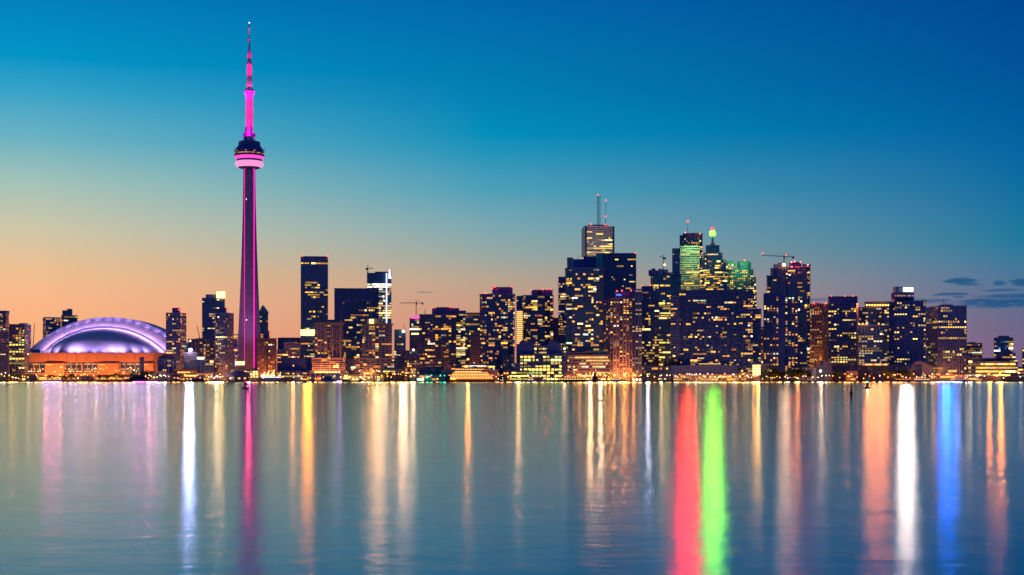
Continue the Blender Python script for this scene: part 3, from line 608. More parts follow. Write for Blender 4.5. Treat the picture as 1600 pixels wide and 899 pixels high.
# twin beige condominiums on the water
for x0, x1, xt0, xt1, seed, lab, side in ((492, 535, 507, 526, 0, 'beige stepped waterfront condominium with overhanging roof canopy and grid balconies beside the lit marina sign', 0), (566, 612, 573, 590, 1, 'beige stepped waterfront condominium with lit central window column under the bright glass tower', 0)):
    r = bld('condominium_tower', lab, x0, x1, 1990)
    z = section(r, x0 - 4, x1 + 4, 560, 1985, 'slab', band='concrete_beige', lit=.14, bh=.9, cw=4.2)
    z = section(r, x0, x1, 506 + 2 * seed, 1990, 'slab', band='concrete_beige', pier='concrete_beige', lit=.12, bh=.8, cw=4.4, pe=2, z0=z - 30, zones=((xt0 + 2, xt0 + 9, 490, 590, .5), (x0, x1, 520, 536, .2), (577, 585, 500, 590, .65)), foot=NOTCH)
    roofbox(r, xt0, xt1 + 6, 500 if not seed else 498.5, 1990, z, 'rose_stone', 14); MB().box(PX(x0 - 1, 1990), PX(x1 + 1, 1990), 1988, 2012, z + .8, z + 2.0).build('roof_canopy', 'concrete_beige', r)
    for k in range(4): x = PX(x0 + (x1 - x0) * (.08 + .28 * k), 1986.2); MB().box(x - .5, x + .5, 1985.8, 1987.4, PZ(560, 1986), z).build('balcony_fin', 'concrete_beige', r)
MB().box(PX(577, 1988), PX(584, 1988), 1987.2, 1988.4, PZ(505.5, 1988), PZ(499, 1988)).build('stair_lantern', 'sign_warm', r)
simple('condominium_tower', 'dark green terraced block wedged between the twin beige condominiums', 536, 566, 530, 2060, style='condo', core='glass_teal', band='slate', lit=.22)
simple('apartment_block', 'beige low terrace at the foot of the twin condominiums', 534, 567, 562, 2000, cat='building', style='slab', band='concrete_beige', lit=.15)
# centre
r = simple('office_tower', 'small dark glass tower with a glaring white roof lamp', 616, 634, 515.5, 2150, style='glass', core='glass_teal', band='mullion', lit=.10, zones=((617, 623, 530, 560, .5, 'pale'),))
mast(r, 631.5, 516, 505, 2158, .7)
simple('office_block', 'pale blank concrete shaft below the white roof lamp', 619, 633, 545, 2080, cat='building', style='punch', band='concrete_pale', lit=.04)
r = simple('office_tower', 'teal glass tower with a magenta lit parapet beneath a tower crane', 640, 660, 497.5, 2330, style='glass', core='glass_teal', band='mullion', lit=.10, pal='pale', merge=True, zones=((644, 655, 511, 515, .9),))
MB().box(PX(642, 2328), PX(659, 2328), 2327.5, 2330, PZ(498, 2328), PZ(494, 2328)).build('lit_parapet', 'bulb_pink', r)
simple('office_block', 'plain grey concrete block below the magenta topped tower', 640, 655, 525, 2140, cat='building', style='punch', band='concrete_grey', lit=.0, core='concrete_grey')
simple('office_block', 'dark punched window block with a bright roof sign near the harbour', 632, 655, 548, 2040, cat='building', style='punch', core='glass_black', band='charcoal', lit=.15)
r = bld('condominium_tower', 'broad dark balcony condominium with red lit penthouse and lower east wing', 655, 727, 2040)
z = section(r, 656, 713, 491.5, 2040, 'condo', core='glass_black', band='rose_stone', lit=.15, zones=((690, 712, 520, 560, .3), (655, 700, 492, 510, .2)), foot=BAYS, ratio=.5); roofbox(r, 675, 717, 482, 2040, z); roofbox(r, 682, 706, 480.5, 2044, z + 8, 'navy_panel', 6)
section(r, 709, 727, 486, 2062, 'condo', core='glass_black', band='rose_stone', lit=.30, pal='pale'); redlights(r, ((675, 481), (704, 480)), 2046, power=1500); mast(r, 664, 492, 483, 2050, .9)
r = simple('office_tower', 'teal glass tower with glowing orange top floor', 727, 750, 489, 2260, style='glass', core='glass_teal', band='mullion', lit=.10, merge=True, pal='office', zones=((740, 748, 491, 497, 1, 'orange', 2), (727, 738, 492, 498, .8, 'orange', .5), (727, 742, 504, 509, .6), (728, 736, 520, 545, .5, 'yellowgreen')))
simple('office_block', 'pale ribbon window block low in front of the teal tower', 735, 750.5, 521, 2110, cat='building', style='ribbon', band='rose_stone', lit=.05, fh=3.6)
r = bld('condominium_tower', 'tall dark condominium with curved balcony edges and boxy penthouse', 750, 806, 2010)
z = section(r, 750.5, 804, 459.5, 2010, 'condo', core='glass_black', band='slate', lit=.17, foot=[(0, .3), (.06, .12), (.18, .04), (.42, 0), (.6, .06), (.8, .02), (.94, .12), (1, .3), (1, 1), (0, 1)], ratio=.6, zones=((760, 770, 470, 590, .25), (778, 785, 480, 530, .4), (790, 800, 470, 600, .28))); roofbox(r, 769, 801, 449, 2010, z, 'navy_panel', 14)
redlights(r, ((769.5, 450.5), (773, 448.4), (800, 448.6), (756, 458), (760, 458.5)), 2014, power=1500)
r = bld('condominium_tower', 'dark condominium with a glowing yellow stair column and rounded penthouse', 807, 864, 2070)
z = section(r, 816, 864, 461.5, 2070, 'condo', core='glass_black', band='slate', lit=.2, ratio=.6, foot=ROUND, zones=((824, 840, 470, 488, .6, 'office', 1.5), (820, 848, 488, 540, .25)))
MB().lathe(PX(838.5, 2090), 2090, [(7.8, z - 1), (7.8, PZ(454, 2090)), (6, PZ(453.4, 2090))], 20).build('penthouse_drum', 'navy_panel', r); roofbox(r, 846, 863.5, 453, 2070, z)
for k in range(17): MB().box(PX(807.4, 2071), PX(816.5, 2071), 2070.4, 2074, PZ(488.4 + 3.05 * k, 2071), PZ(486.8 + 3.05 * k, 2071)).build('stair_landing', 'cabin_light', r)
MB().box(PX(807, 2071), PX(818, 2071), 2072, 2086, GZ, PZ(484, 2071)).build('stair_shaft', 'slate', r)
redlights(r, ((830, 453.5), (848, 452.5), (855, 452), (861, 452)), 2076, power=1500)
simple('office_tower', 'dark slab set back behind the glowing stair column', 807, 823, 463, 2200, style='black', core='glass_black', band='navy_panel', lit=.03)
simple('apartment_block', 'brick brown slim tower in the gap beside the tall balcony condominium', 864, 873, 497, 2300, style='punch', band='brick', lit=.02)
# financial core
simple('office_tower', 'narrow black tower with lattice lit lower floors', 872.5, 888, 433, 2150, style='black', core='glass_black', band='navy_panel', lit=.03, zones=((872, 886, 444, 450, .7), (872, 886, 452, 455, .8), (872, 887, 459, 560, .45, 'pale', .8)))
r = bld('condominium_tower', 'very tall dark condominium with saw tooth balconies and two roof blocks', 884, 942, 2000)
z = section(r, 884.5, 942, 419, 2000, 'condo', core='glass_teal', band='slate', lit=.20, ratio=.6, foot=[(0, .2), (.16, .2), (.16, 0), (.46, 0), (.46, .06), (.74, .06), (.74, 0), (.9, 0), (.9, .2), (1, .2), (1, 1), (0, 1)], gain=1.2, bo=1.8, zones=((885, 905, 420, 590, .27), (905, 935, 420, 590, .14), (921, 930, 446, 456, .9, 'warm', 3)))
roofbox(r, 886, 895.5, 403, 2000, z, 'glass_blue'); roofbox(r, 896, 912, 405.5, 2000, z, 'navy_panel'); roofbox(r, 912, 931, 401, 2006, z, 'navy_panel'); roofbox(r, 931, 941.5, 396.5, 2000, z, 'glass_teal')
mast(r, 903, 405, 398.5, 2010, .5)
r = bld('office_tower', 'pale marble skyscraper with lit yellow floors and three rooftop masts', 908, 960, 2700)
z = section(r, 908.5, 959.5, 353.5, 2700, 'ribbon', core='glass_navy', band='concrete_pale', pier='concrete_pale', side=-.11, lit=.12, gain=2.0, pal='office', merge=True, fh=3.9, ratio=.9, bh=2.0,
    zones=((914, 960, 353, 360, 0), (915, 926, 361, 364.5, 1, 'office', 1.5), (926, 958, 362, 366, .35), (928, 944, 367.5, 371, .9), (943, 957, 375, 377.7, .95), (915, 958, 377.7, 380.5, .6), (930, 957, 381, 384, .95), (935, 945, 384, 387, .8), (917, 957, 387.5, 390, .97), (928, 944, 390, 393, .9), (917, 957, 393.5, 400, .95), (908, 914, 353, 400, 0), (915, 960, 369, 372, .02)))
for xa, xb in ((913.6, 917), (957, 959.9)): MB().box(PX(xa, 2694), PX(xb, 2694), 2690, 2696 if xb < 920 else 2695, GZ, PZ(354.5, 2694)).build('corner_recess', 'glass_black', r)
roofbox(r, 919, 949, 351.5, 2710, z, 'concrete_grey', 30)
for px in (918, 934, 952): spot_light('facade_fill', (PX(px, 2600), 2610, PZ(402, 2600)), (PX(px, 2700), 2700, PZ(374, 2700)), (1, .74, .50), 48000, 60, r, .8)  # unseen fill spots added to brighten the marble face
mast(r, 934.2, 352, 306, 2725, 3.0); mast(r, 937.3, 352, 305, 2730, 1.8); mast(r, 946.4, 352, 314, 2725, 1.0)
redlights(r, ((934.3, 305), (946.4, 313.5), (946.4, 338.5), (923, 351), (946, 351.5)), 2700, 'red_lamp', 1.4, 4000)
r = simple('office_tower', 'black flat topped office tower with scattered yellow windows below the pale skyscraper', 941.5, 994, 396, 2450, style='black', core='glass_black', band='navy_panel', lit=.06, pal='office', merge=True, ratio=.6,
    zones=((942, 994, 396, 403, 0), (946, 993, 403, 406, .75), (954, 965, 409, 413, .6), (964, 973, 413, 417, .6), (954, 962, 420, 440, .5), (960, 985, 430, 440, .3), (942, 994, 406, 440, .12), (954, 970, 438, 441, .9), (982, 993, 438.5, 441.5, .8), (942, 994, 442, 447, 0), (947, 988, 447.5, 450.5, .95, 'orange', 1.2), (942, 994, 451, 600, .03)))
redlights(r, ((992.5, 395.5),), 2448, r=1.2, power=2000); mast(r, 964, 396, 391, 2460, .5)
r = bld('condominium_tower', 'ribbed concrete condominium with warm uplit base beside the hotel', 943, 1004, 2000)
z = section(r, 953, 988, 466, 1995, 'ribs', core='glass_black', band='rose_stone', lit=.20, foot=BAYS, zones=((953, 962, 470, 590, .35), (975, 983, 470, 590, .3)))
roofbox(r, 962, 984, 456, 1995, z); section(r, 943, 954, 469, 2010, 'ribs', core='glass_black', band='slate', lit=.12); section(r, 987, 1003, 452, 2012, 'ribs', core='glass_black', band='slate', lit=.28, pal='pale')
redlights(r, ((964, 455), (972, 454.5), (986, 454)), 1998, r=1.0, power=1500)
MB().box(PX(963, 1994), PX(971, 1994), 1993.6, 1995, PZ(462, 1994), PZ(460, 1994)).build('blue_sign', 'bulb_blue', r)
simple('condominium_tower', 'dark flat tower with clustered yellow windows next to the ribbed condominium', 1000, 1029.5, 454, 2040, tops=((1003, 1018, 447.5),), reds=((1003, 446.5), (1016, 446)), redpow=1500, style='office', core='glass_black', band='navy_panel', lit=.12, pal='office', zones=((1001, 1013, 456.5, 459, .8, 'orange'), (1001, 1029, 470, 473.5, .75), (1002, 1018, 476, 480, .7), (1008, 1017, 484, 505, .6), (1022, 1029, 482, 505, .6), (1010, 1030, 530, 590, .4)))
r = bld('office_tower', 'blue glass tower with construction lamp glow and jagged unfinished top', 1010, 1062, 2400)
z = section(r, 1016.5, 1052, 429.5, 2400, 'glass', core='glass_teal', band='mullion', lit=.07, pal='office', merge=True, side=-.13, zones=((1019, 1042, 445.5, 448.5, .85), (1020, 1030, 449, 452, .4)))
section(r, 1051.5, 1064, 430, 2420, 'glass', core='glass_teal', band='mullion', lit=.05, pal='office')
for xa, xb, yt in ((1014, 1018, 422.5), (1018.5, 1024, 420), (1024.5, 1029, 423), (1029.5, 1037, 420.5), (1037.5, 1044, 421.5), (1044.5, 1050, 426)): roofbox(r, xa, xb, yt, 2402, z, 'slate', 8, 'core_stub')
simple('office_tower', 'slender pale blue glass tower with bright yellow floors at midheight', 1029.5, 1048.5, 452, 2180, style='glass', core='glass_teal', band='mullion', lit=.10, pal='office', merge=True, ratio=.9, zones=((1030, 1037, 474, 476.5, 1, 'yellowgreen', 1.6), (1030, 1048, 488, 490.5, .95, 'yellowgreen', 1.6), (1030, 1047, 492, 497.5, .9, 'office'), (1030, 1047, 523, 526, .8), (1030, 1048, 533, 536, .85, 'yellowgreen'), (1030, 1048, 547.5, 551, 1, 'yellowgreen', 1.5)))
r = bld('office_tower', 'pale unlit slim tower fading into the dusk behind the green lit tower', 1051, 1064, 2900); section(r, 1050.5, 1066, 388.5, 2900, 'ribbon', core='slate', band='concrete_pale', lit=.05, gain=.5, fh=4.2)
r = bld('office_tower', 'ribbon windowed tower washed in green floodlight', 1062.5, 1093.5, 2500)
z = section(r, 1063, 1093, 384.5, 2500, 'ribbon', core='glass_black', band='concrete_pale', lit=.14, pal='office', merge=True, fh=3.9, bh=2.1, ratio=.5, zones=((1063, 1093, 384, 389, 0), (1064, 1092, 393, 396.5, .6, 'pale', .6), (1063, 1092, 430, 437, .75, 'office', 1), (1063, 1092, 444, 452, .85, 'office', .8), (1063, 1093, 418, 428, .25)))
for k in range(5):
    x = PX(1066 + 6 * k, 2500); MB().bar((x, 2500, z), (x, 2482, z + 6), .5).build('flood_bracket', 'steel_dark', r)
    spot_light('green_flood', (x, 2480, z + 6), (x, 2500, z - 16), (.42, 1.0, .26), 13000, 100, r, .8)
    spot_light('green_flood', (x, 2479, z + 6), (x, 2500, z - 62), (.60, 1.0, .22), 36000, 50, r, .8)
r = bld('office_tower', 'dark tower with curved glass front and tall red tipped antenna', 1062, 1098, 2640)
z = section(r, 1067, 1097.5, 364.5, 2640, 'black', core='glass_navy', band='navy_panel', lit=.03, foot=[(0, .2), (.15, .08), (.35, .02), (.6, 0), (.85, .06), (1, .2), (1, 1), (0, 1)], zones=((1075, 1092, 377.5, 380.5, .9, 'orange', .9), (1093, 1098, 380, 410, .5, 'orange')))
section(r, 1062, 1068, 368, 2645, 'black', core='glass_black', band='navy_panel', lit=.03); mast(r, 1074.6, 364, 347, 2650, .8)
redlights(r, ((1071, 363.5), (1094, 365.5)), 2638, r=1.2, power=9000)
o = MB().ball((PX(1074.6, 2650), 2650, PZ(346, 2650)), 1.6).build('red_beacon', 'red_beacon', r)
spot_light('beacon_light', (PX(1074.6, 2640), 2646, PZ(346, 2650)), (PX(1060, 1000), 1000, 0), (1, .003, .003), 1350000, 100, r, .5, 5.5)
# spired tower with the green beacon
r = bld('office_tower', 'stepped tower with short spire carrying a glowing green beacon', 1092, 1138, 2560)
z = section(r, 1093.5, 1138, 420, 2560, 'office', core='glass_navy', band='slate', lit=.30, gain=1.6, pal='office', merge=True, foot=OCT, zones=((1093, 1138, 432, 434.5, .95, 'office', 1.2), (1093, 1138, 439, 443.5, .95, 'office', 1.2), (1093, 1138, 447, 453, .8), (1093, 1138, 434, 460, .45)))
z = section(r, 1095, 1134, 406, 2564, 'office', core='glass_navy', band='slate', z0=z, lit=.14, gain=1.6, pal='office', foot=OCT); z = section(r, 1099, 1129, 395, 2568, 'office', core='glass_navy', band='slate', z0=z, lit=.10, pal='pale', foot=OCT, zones=((1104, 1122, 395.5, 398.5, .9),))
z = section(r, 1103, 1124, 383.5, 2572, 'office', core='glass_blue', band='slate', z0=z, lit=.04, foot=OCT)
sx0 = PX(1113.4, 2590); L_ = lambda prof, nm, mt, n=14: MB().lathe(sx0, 2590, [(q, PZ(y_, 2590)) for q, y_ in prof], n).build(nm, mt, r)
L_([(5.5, 384), (3.4, 380.5), (2.2, 379.5), (2.0, 369)], 'spire', 'concrete_grey'); L_([(2.5, 369.2), (5.4, 368.4), (6.0, 365), (5.2, 361.8), (2.8, 360.8)], 'beacon', 'green_beacon'); L_([(2.6, 360.7), (2.9, 358.5), (2.2, 355.6)], 'beacon_cap', 'red_lamp')
spot_light('beacon_light', (sx0, 2582, PZ(365, 2590)), (PX(1090, 1000), 1000, 0), (.36, 1.0, .03), 430000, 100, r, .5, 5.5)
r = bld('office_tower', 'twin humped stepped tower with floodlit green crown', 1134, 1182, 2500)
z = section(r, 1135, 1182, 452, 2500, 'punch', core='glass_teal', band='copper_green', lit=.25, gain=1.6, pal='office', foot=OCT); z = section(r, 1136, 1181, 433, 2504, 'punch', core='glass_teal', band='copper_green', z0=z, lit=.35, gain=1.6, pal='office', foot=OCT)
z = section(r, 1136, 1177, 421, 2508, 'punch', core='glass_teal', band='copper_green', z0=z, lit=.3, gain=1.6, pal='office', foot=OCT, zones=((1140, 1155, 418, 422, .9, 'white', 2),)); za = section(r, 1134.5, 1149, 411.5, 2512, 'punch', core='glass_teal', band='copper_green', z0=z, lit=.45, gain=1.6, pal='office', foot=OCT)
zb_ = section(r, 1152, 1173.5, 410.5, 2512, 'punch', core='glass_teal', band='copper_green', z0=z, lit=.02, foot=OCT)
roofbox(r, 1136, 1146, 408, 2512, za, 'copper_green'); roofbox(r, 1155, 1171, 408.2, 2512, zb_, 'copper_green'); redlights(r, ((1163.5, 407),), 2514, r=1.2, power=2000)
for px in (1138, 1146, 1154, 1162, 1170): x = PX(px, 2500); spot_light('green_flood', (x, 2478, PZ(404, 2500)), (x, 2510, PZ(416, 2500)), (.30, 1.0, .40), 15000, 110, r, .8)
# big dark waterfront slab and its east wing
r = bld('hotel_tower', 'massive wide dark slab hotel with scattered orange windows on the quay', 1048, 1190, 1990)
z = section(r, 1061, 1150, 453.5, 1990, 'slab', core='glass_black', band='navy_panel', lit=.11, bh=.8, ratio=.3, zones=((1061, 1150, 453, 464, .004), (1086, 1136, 490, 545, .2), (1060, 1110, 465, 500, .12), (1078, 1100, 520, 570, .25)), pal='warm', gain=1.2)
section(r, 1048, 1062, 463, 1994, 'slab', core='glass_black', band='slate', lit=.10, pal='orange', bh=.8); section(r, 1150.5, 1176, 455, 1984, 'slab', core='glass_black', band='navy_panel', lit=.14, bh=.9, zones=((1150, 1177, 453, 464, 0), (1166, 1176, 464, 590, .5), (1152, 1166, 492, 496, .7)))
section(r, 1175.5, 1189, 483, 1990, 'slab', core='glass_black', band='navy_panel', lit=.15, bh=.9)
MB().box(PX(1048, 1960), PX(1152, 1960), 1960, 1986, GZ, PZ(571, 1960)).build('podium', 'navy_panel', r)
for k in range(22): x = PX(1050 + 4.7 * k, 1960); MB().bar((x + 6, 1958.5, GZ + 8), (x, 1959.4, PZ(571.5, 1960)), .6).build('podium_rib', 'slate', r)
MB().box(PX(1092, 1958), PX(1126, 1958), 1957.6, 1959.4, PZ(569.2, 1958), PZ(568.4, 1958)).build('light_strip', 'cabin_light', r)
simple('office_tower', 'brown gridded tower in the gap beside the massive dark slab', 1178, 1194, 511, 2200, style='grid', band='rose_stone', lit=.25, side=.1)
r = bld('condominium_tower', 'twin shafted dark tower under construction with crane and red parapet', 1198, 1266, 2080)
z = section(r, 1205, 1236, 419, 2080, 'condo', core='glass_navy', band='slate', lit=.02, foot=ROUND, ratio=.8, zones=((1216, 1226, 424, 440, .15, 'orange'),)); roofbox(r, 1210, 1217, 413.5, 2080, z, 'slate', 8, 'core_stub'); roofbox(r, 1217, 1229, 411, 2080, z, 'slate', 8, 'core_stub')
section(r, 1198.5, 1207, 431, 2090, 'condo', core='glass_black', band='slate', lit=.03); z = section(r, 1231, 1261, 417, 2076, 'condo', core='glass_navy', band='slate', lit=.04, zones=((1231, 1240, 421, 430, .5, 'pale', .6), (1231, 1261, 440, 600, .12)))
roofbox(r, 1235, 1252, 410, 2076, z, 'navy_panel'); section(r, 1255, 1265.5, 413.5, 2088, 'condo', core='glass_black', band='slate', pier='steel_pale', lit=.28)
redlights(r, ((1236.5, 410), (1241.5, 409), (1251, 409.5), (1237, 417), (1262.5, 414)), 2072, r=1.1, power=9000)
r = bld('condominium_tower', 'dark ribbed tower with blank central panel in front of the construction site', 1193, 1246, 2000)
section(r, 1193, 1217, 459, 2000, 'ribs', core='glass_black', band='navy_panel', lit=.20, zones=((1212, 1217, 465, 600, .5), (1193, 1197, 480, 600, .35, 'pale'))); MB().box(PX(1217, 1999), PX(1226, 1999), 1998.6, 2014, GZ, PZ(459.5, 1999)).build('blank_panel', 'navy_panel', r)
section(r, 1226, 1247, 463, 2004, 'ribs', core='glass_black', band='navy_panel', lit=.22, zones=((1226, 1231, 463, 600, .5), (1228, 1240, 470, 500, .35)))
simple('condominium_tower', 'warmly uplit beige tower with red roof lights between two dark towers', 1265, 1293, 475, 2160, tops=((1273, 1281, 473.5, 'slate'),), reds=((1272, 474), (1279, 473.5), (1290, 474)), redpow=2000, style='ribs', core='glass_navy', band='concrete_beige', lit=.30, gain=.9, side=.3)
simple('condominium_tower', 'dark square tower with yellow windows and three red roof lights', 1294, 1341, 473, 2080, tops=((1296, 1340, 463.5),), reds=((1299, 463), (1320, 463), (1333, 463)), redpow=1500, style='punch', core='glass_black', band='navy_panel', lit=.19, side=.06, pal='office', zones=((1325, 1341, 472, 476, .7, 'pale', .7), (1336, 1341, 476, 600, .4)))
r = bld('condominium_tower', 'dark rounded tower crowned with a row of orange floodlights', 1341, 1396, 2140)
z = section(r, 1342, 1396, 480, 2140, 'condo', core='glass_teal', band='slate', lit=.18, foot=ROUND, ratio=.6, pal='pale'); z = section(r, 1352, 1394, 471.5, 2146, 'condo', core='glass_teal', band='slate', z0=z, lit=.0, foot=ROUND)
for k in range(9): x = PX(1354.5 + 4.2 * k, 2138); MB().ball((x, 2138, PZ(477, 2138)), 1.3).build('crown_lamp', 'bulb_orange', r); spot_light('crown_glow', (x, 2136, PZ(477, 2138)), (x * .5, 1000, 0), (1, .14, .03), 30000, 120, r, .5, 3.0)
r = simple('condominium_tower', 'pale grid fronted midrise below the orange crowned tower', 1341.5, 1379, 508, 2040, style='grid', core='glass_navy', band='concrete_pale', lit=.38, pal='pale', zones=((1341, 1358, 508, 525, .05),))
for px in (1342, 1348, 1354, 1373): x = PX(px, 2036); MB().ball((x, 2036, PZ(506, 2036)), .9).build('crown_lamp', 'bulb_orange', r)
r = bld('hotel_tower', 'dark hotel tower with rooftop lounge drum and dazzling white sign', 1393, 1447, 2010)
z = section(r, 1397, 1446.5, 470.5, 2010, 'punch', core='glass_black', band='navy_panel', lit=.17, pal='office', gain=1.1, ratio=.6); section(r, 1389, 1399, 473, 2030, 'punch', core='glass_black', band='navy_panel', lit=.12)
roofbox(r, 1398, 1428, 464, 2012, z, 'navy_panel', 18, 'drum_base')
xc_ = PX(1412, 2020); wv = PX(1430, 2020) - xc_
MB().prism([(xc_ + wv * math.cos(2 * math.pi * k / 12), 2026 + 16 * math.sin(2 * math.pi * k / 12)) for k in range(12)], PZ(466.5, 2020), PZ(457.6, 2020)).build('lounge_drum', 'navy_panel', r)
mb = MB(); rn = random.Random(8)
for k in range(26):
    xa = PX(1395 + 1.35 * k, 2009); q = rn.uniform(.05, .9)
    if 1398 < 1395 + 1.35 * k < 1428: mb.quad((xa, 2009.6, PZ(463.3, 2009)), (xa + 1.0, 2009.6, PZ(463.3, 2009)), (xa + 1.0, 2009.6, PZ(461, 2009)), (xa, 2009.6, PZ(461, 2009)), glow=(q, .5 * q, .3 * q))
mb.build('lounge_windows', 'lit_pane', r, 'stuff')
roofbox(r, 1399.5, 1411, 448.5, 2014, z + 12, 'navy_panel', 14, 'machine_room')
for xa, xb in ((1411.5, 1418.4), (1419.2, 1426.5)): MB().box(PX(xa, 2012), PX(xb, 2012), 2011, 2013, PZ(456, 2012), PZ(449.5, 2012)).build('rooftop_sign', 'sign_white', r)
MB().box(PX(1411, 2013), PX(1427, 2013), 2013.2, 2014, PZ(458, 2012), PZ(456.2, 2012)).build('sign_frame', 'steel_dark', r)
spot_light('sign_light', (PX(1419, 2000), 2008, PZ(453, 2012)), (PX(1400, 1000), 1000, 0), (1, .52, .42), 380000, 120, r, .5, 6.0)
r = simple('office_tower', 'square grey grid office tower with several fully lit yellow floors', 1447, 1510, 478, 2050, side=-.30, ratio=.9, style='grid', core='glass_navy', band='slate', lit=.10, fh=4.0, cw=3.8, pal='office', merge=True, zones=((1470, 1486, 481, 486, .8), (1470, 1500, 486, 500, .25), (1447, 1500, 500.5, 505.8, .97, 'office', 1.5), (1504, 1510, 500, 506, 1), (1458, 1510, 508.5, 514, .97, 'office', 1.5), (1467, 1510, 525, 530, .92, 'office', 1.5), (1447, 1460, 551, 555, .8), (1473, 1490, 550, 555.5, .9), (1494, 1506, 550, 555.5, .9), (1453, 1510, 575, 590, .6, 'orange')), tops=((1471, 1489, 476.5),))
mast(r, 1474.5, 477, 467, 2058, .5); mast(r, 1477, 477, 470, 2058, .4)
simple('apartment_block', 'distant beige apartment block thick with lit windows', 1509, 1534.5, 536.5, 2350, tops=((1516, 1524, 535),), cat='building', style='punch', band='concrete_beige', lit=.5, gain=.7)
simple('apartment_block', 'distant glass tower with blue lit windows at the east end', 1553, 1583, 528, 2400, tops=((1560, 1577, 525, 'glass_blue'),), style='glass', core='glass_blue', band='slate', lit=.20, zones=((1556, 1572, 532, 548, .5, 'blue', 1.0), (1574, 1582, 535, 550, .5, 'pale')))
simple('apartment_block', 'small teal stub beside the blue lit tower', 1578, 1587, 552, 2390, cat='building', style='glass', core='glass_teal', band='slate', lit=.3)
simple('apartment_block', 'grey tower cut by the eastern edge', 1597.5, 1640, 545, 2300, style='condo', lit=.25)
r = bld('office_block', 'long low office with three brightly lit yellow storeys and dark roof', 1512, 1592, 1975, 'building')
section(r, 1513, 1590, 565, 1975, 'ribbon', core='glass_black', band='rose_stone', lit=.3, fh=5.2, bh=2.4, merge=True, pal='office', ratio=.3, zones=((1519, 1526, 565, 590, .6), (1524, 1586, 566, 574, .97, 'office', 3), (1519, 1586, 574, 581, .98, 'office', 3.2), (1520, 1580, 581, 589, .9, 'office', 3)))
roofbox(r, 1513, 1577, 560, 1975, PZ(565, 1975), 'charcoal', 14)
for px in (1516, 1587): MB().box(PX(px - 2.5, 1974), PX(px + 2.5, 1974), 1973, 1974.3, PZ(567, 1974), PZ(564, 1974)).build('corner_sign', 'sign_warm', r)

# ------------------------------------------------------------------ waterfront low-rise
def low(name, label, x0, x1, ytop, Y, **k):
    k['gain'] = k.get('gain', 1) * 1.5; k['lit'] = k.get('lit', .2) * 1.15
    return simple(name, label, x0, x1, ytop, Y, cat='building', **k)
low('terminal_building', 'low waterfront pavilion with yellow lit bays below the stadium', 60, 148, 587, 1932, style='grid', core='glass_black', band='brick', lit=.35, pal='orange', fh=4.5, cw=6)
low('terminal_building', 'low dark pavilion with green lit awning west of the stadium quay', 34, 58, 585, 1930, style='grid', core='glass_black', band='quay_stone', lit=.2, fh=4.5, cw=6)
low('terminal_building', 'low orange lit shops behind the dark moored ferry', 150, 205, 586, 1935, style='grid', core='glass_black', band='brick', lit=.4, pal='orange', fh=4.5, cw=5)
r = bld('silo_tower', 'dark round topped concrete pylon standing over the moored ferry', 217, 224.5, 1925)
x = PX(220.7, 1925); MB().lathe(x, 1928, [(3.0, GZ), (2.9, PZ(563, 1925)), (3.5, PZ(562.5, 1925)), (3.5, PZ(560.5, 1925)), (2.4, PZ(558.8, 1925)), (.6, PZ(558, 1925))], 14).build('shaft', 'charcoal', r); MB().box(x - 1.4, x + 1.4, 1924.3, 1925.2, PZ(562, 1925), PZ(560.8, 1925)).build('clock_panel', 'rose_stone', r)
r = low('apartment_block', 'dark low apartment house with white frame bays and rounded roof', 246.5, 275, 561, 1965, style='grid', core='glass_black', band='slate', lit=.08, cw=6)
x0_, x1_ = PX(247, 1965), PX(271, 1965); MB().loft([[(x0_ + (x1_ - x0_) * k / 10, y, PZ(561, 1965) + 6.5 * math.sin(math.pi * (.08 + .84 * k / 10))) for k in range(11)] + [(x1_, y, PZ(562, 1965)), (x0_, y, PZ(562, 1965))] for y in (1966, 1982)]).build('vaulted_roof', 'charcoal', r)
for xa in (256.5, 263, 270): MB().box(PX(xa, 1962), PX(xa + 1, 1962), 1962.6, 1964, GZ, PZ(563, 1962)).build('bay_frame', 'concrete_pale', r)
low('boat_house', 'long dark low boathouse roof beside the moored ferry', 226, 270, 583, 1925, style='grid', core='glass_black', band='charcoal', lit=.0, fh=5)
low('terminal_building', 'two storey lit restaurant row on the quay', 270, 307, 578, 1945, style='ribbon', core='glass_black', band='brick', lit=.35, pal='orange', fh=4.4)
r = low('office_block', 'dark low office topped with a pale green sign', 307, 334, 562, 1970, style='grid', core='glass_black', band='slate', lit=.12, cw=5)
MB().box(PX(308, 1968), PX(319, 1968), 1967.4, 1968.4, PZ(561.5, 1968), PZ(558.2, 1968)).build('roof_sign', 'sign_green' if 'sign_green' in M else 'sign_white', r)
low('apartment_block', 'pale narrow block behind the green signed office', 331, 340, 570, 1985, style='punch', band='brick', lit=.15)
r = low('visitor_centre', 'glowing yellow entrance hall at the foot of the observation tower', 367, 404, 578, 1985, style='grid', core='glass_black', band='concrete_beige', lit=.85, pal='pale', gain=2, fh=4, cw=4)
MB().box(PX(368, 1983), PX(382, 1983), 1982, 1984.6, PZ(570.5, 1983), PZ(565, 1983)).build('roof_sign', 'sign_warm', r)
for k in range(3): x = PX(369 + 5.6 * k, 1983.5); MB().box(x - .7, x + .7, 1983, 1984.4, PZ(578, 1983), PZ(570.6, 1983)).build('sign_leg', 'concrete_beige', r)
r = bld('pavilion', 'dark dome roofed pavilion on the quay below the observation tower', 348, 391, 1922, 'building')
xa, xb = PX(350, 1922), PX(388, 1922); cxp = (xa + xb) / 2; rp = (xb - xa) / 2
MB().prism([(cxp + rp * .9 * math.cos(2 * math.pi * k / 14), 1938 + 12 * math.sin(2 * math.pi * k / 14)) for k in range(14)], GZ, PZ(589, 1922)).build('hall', 'glass_black', r)
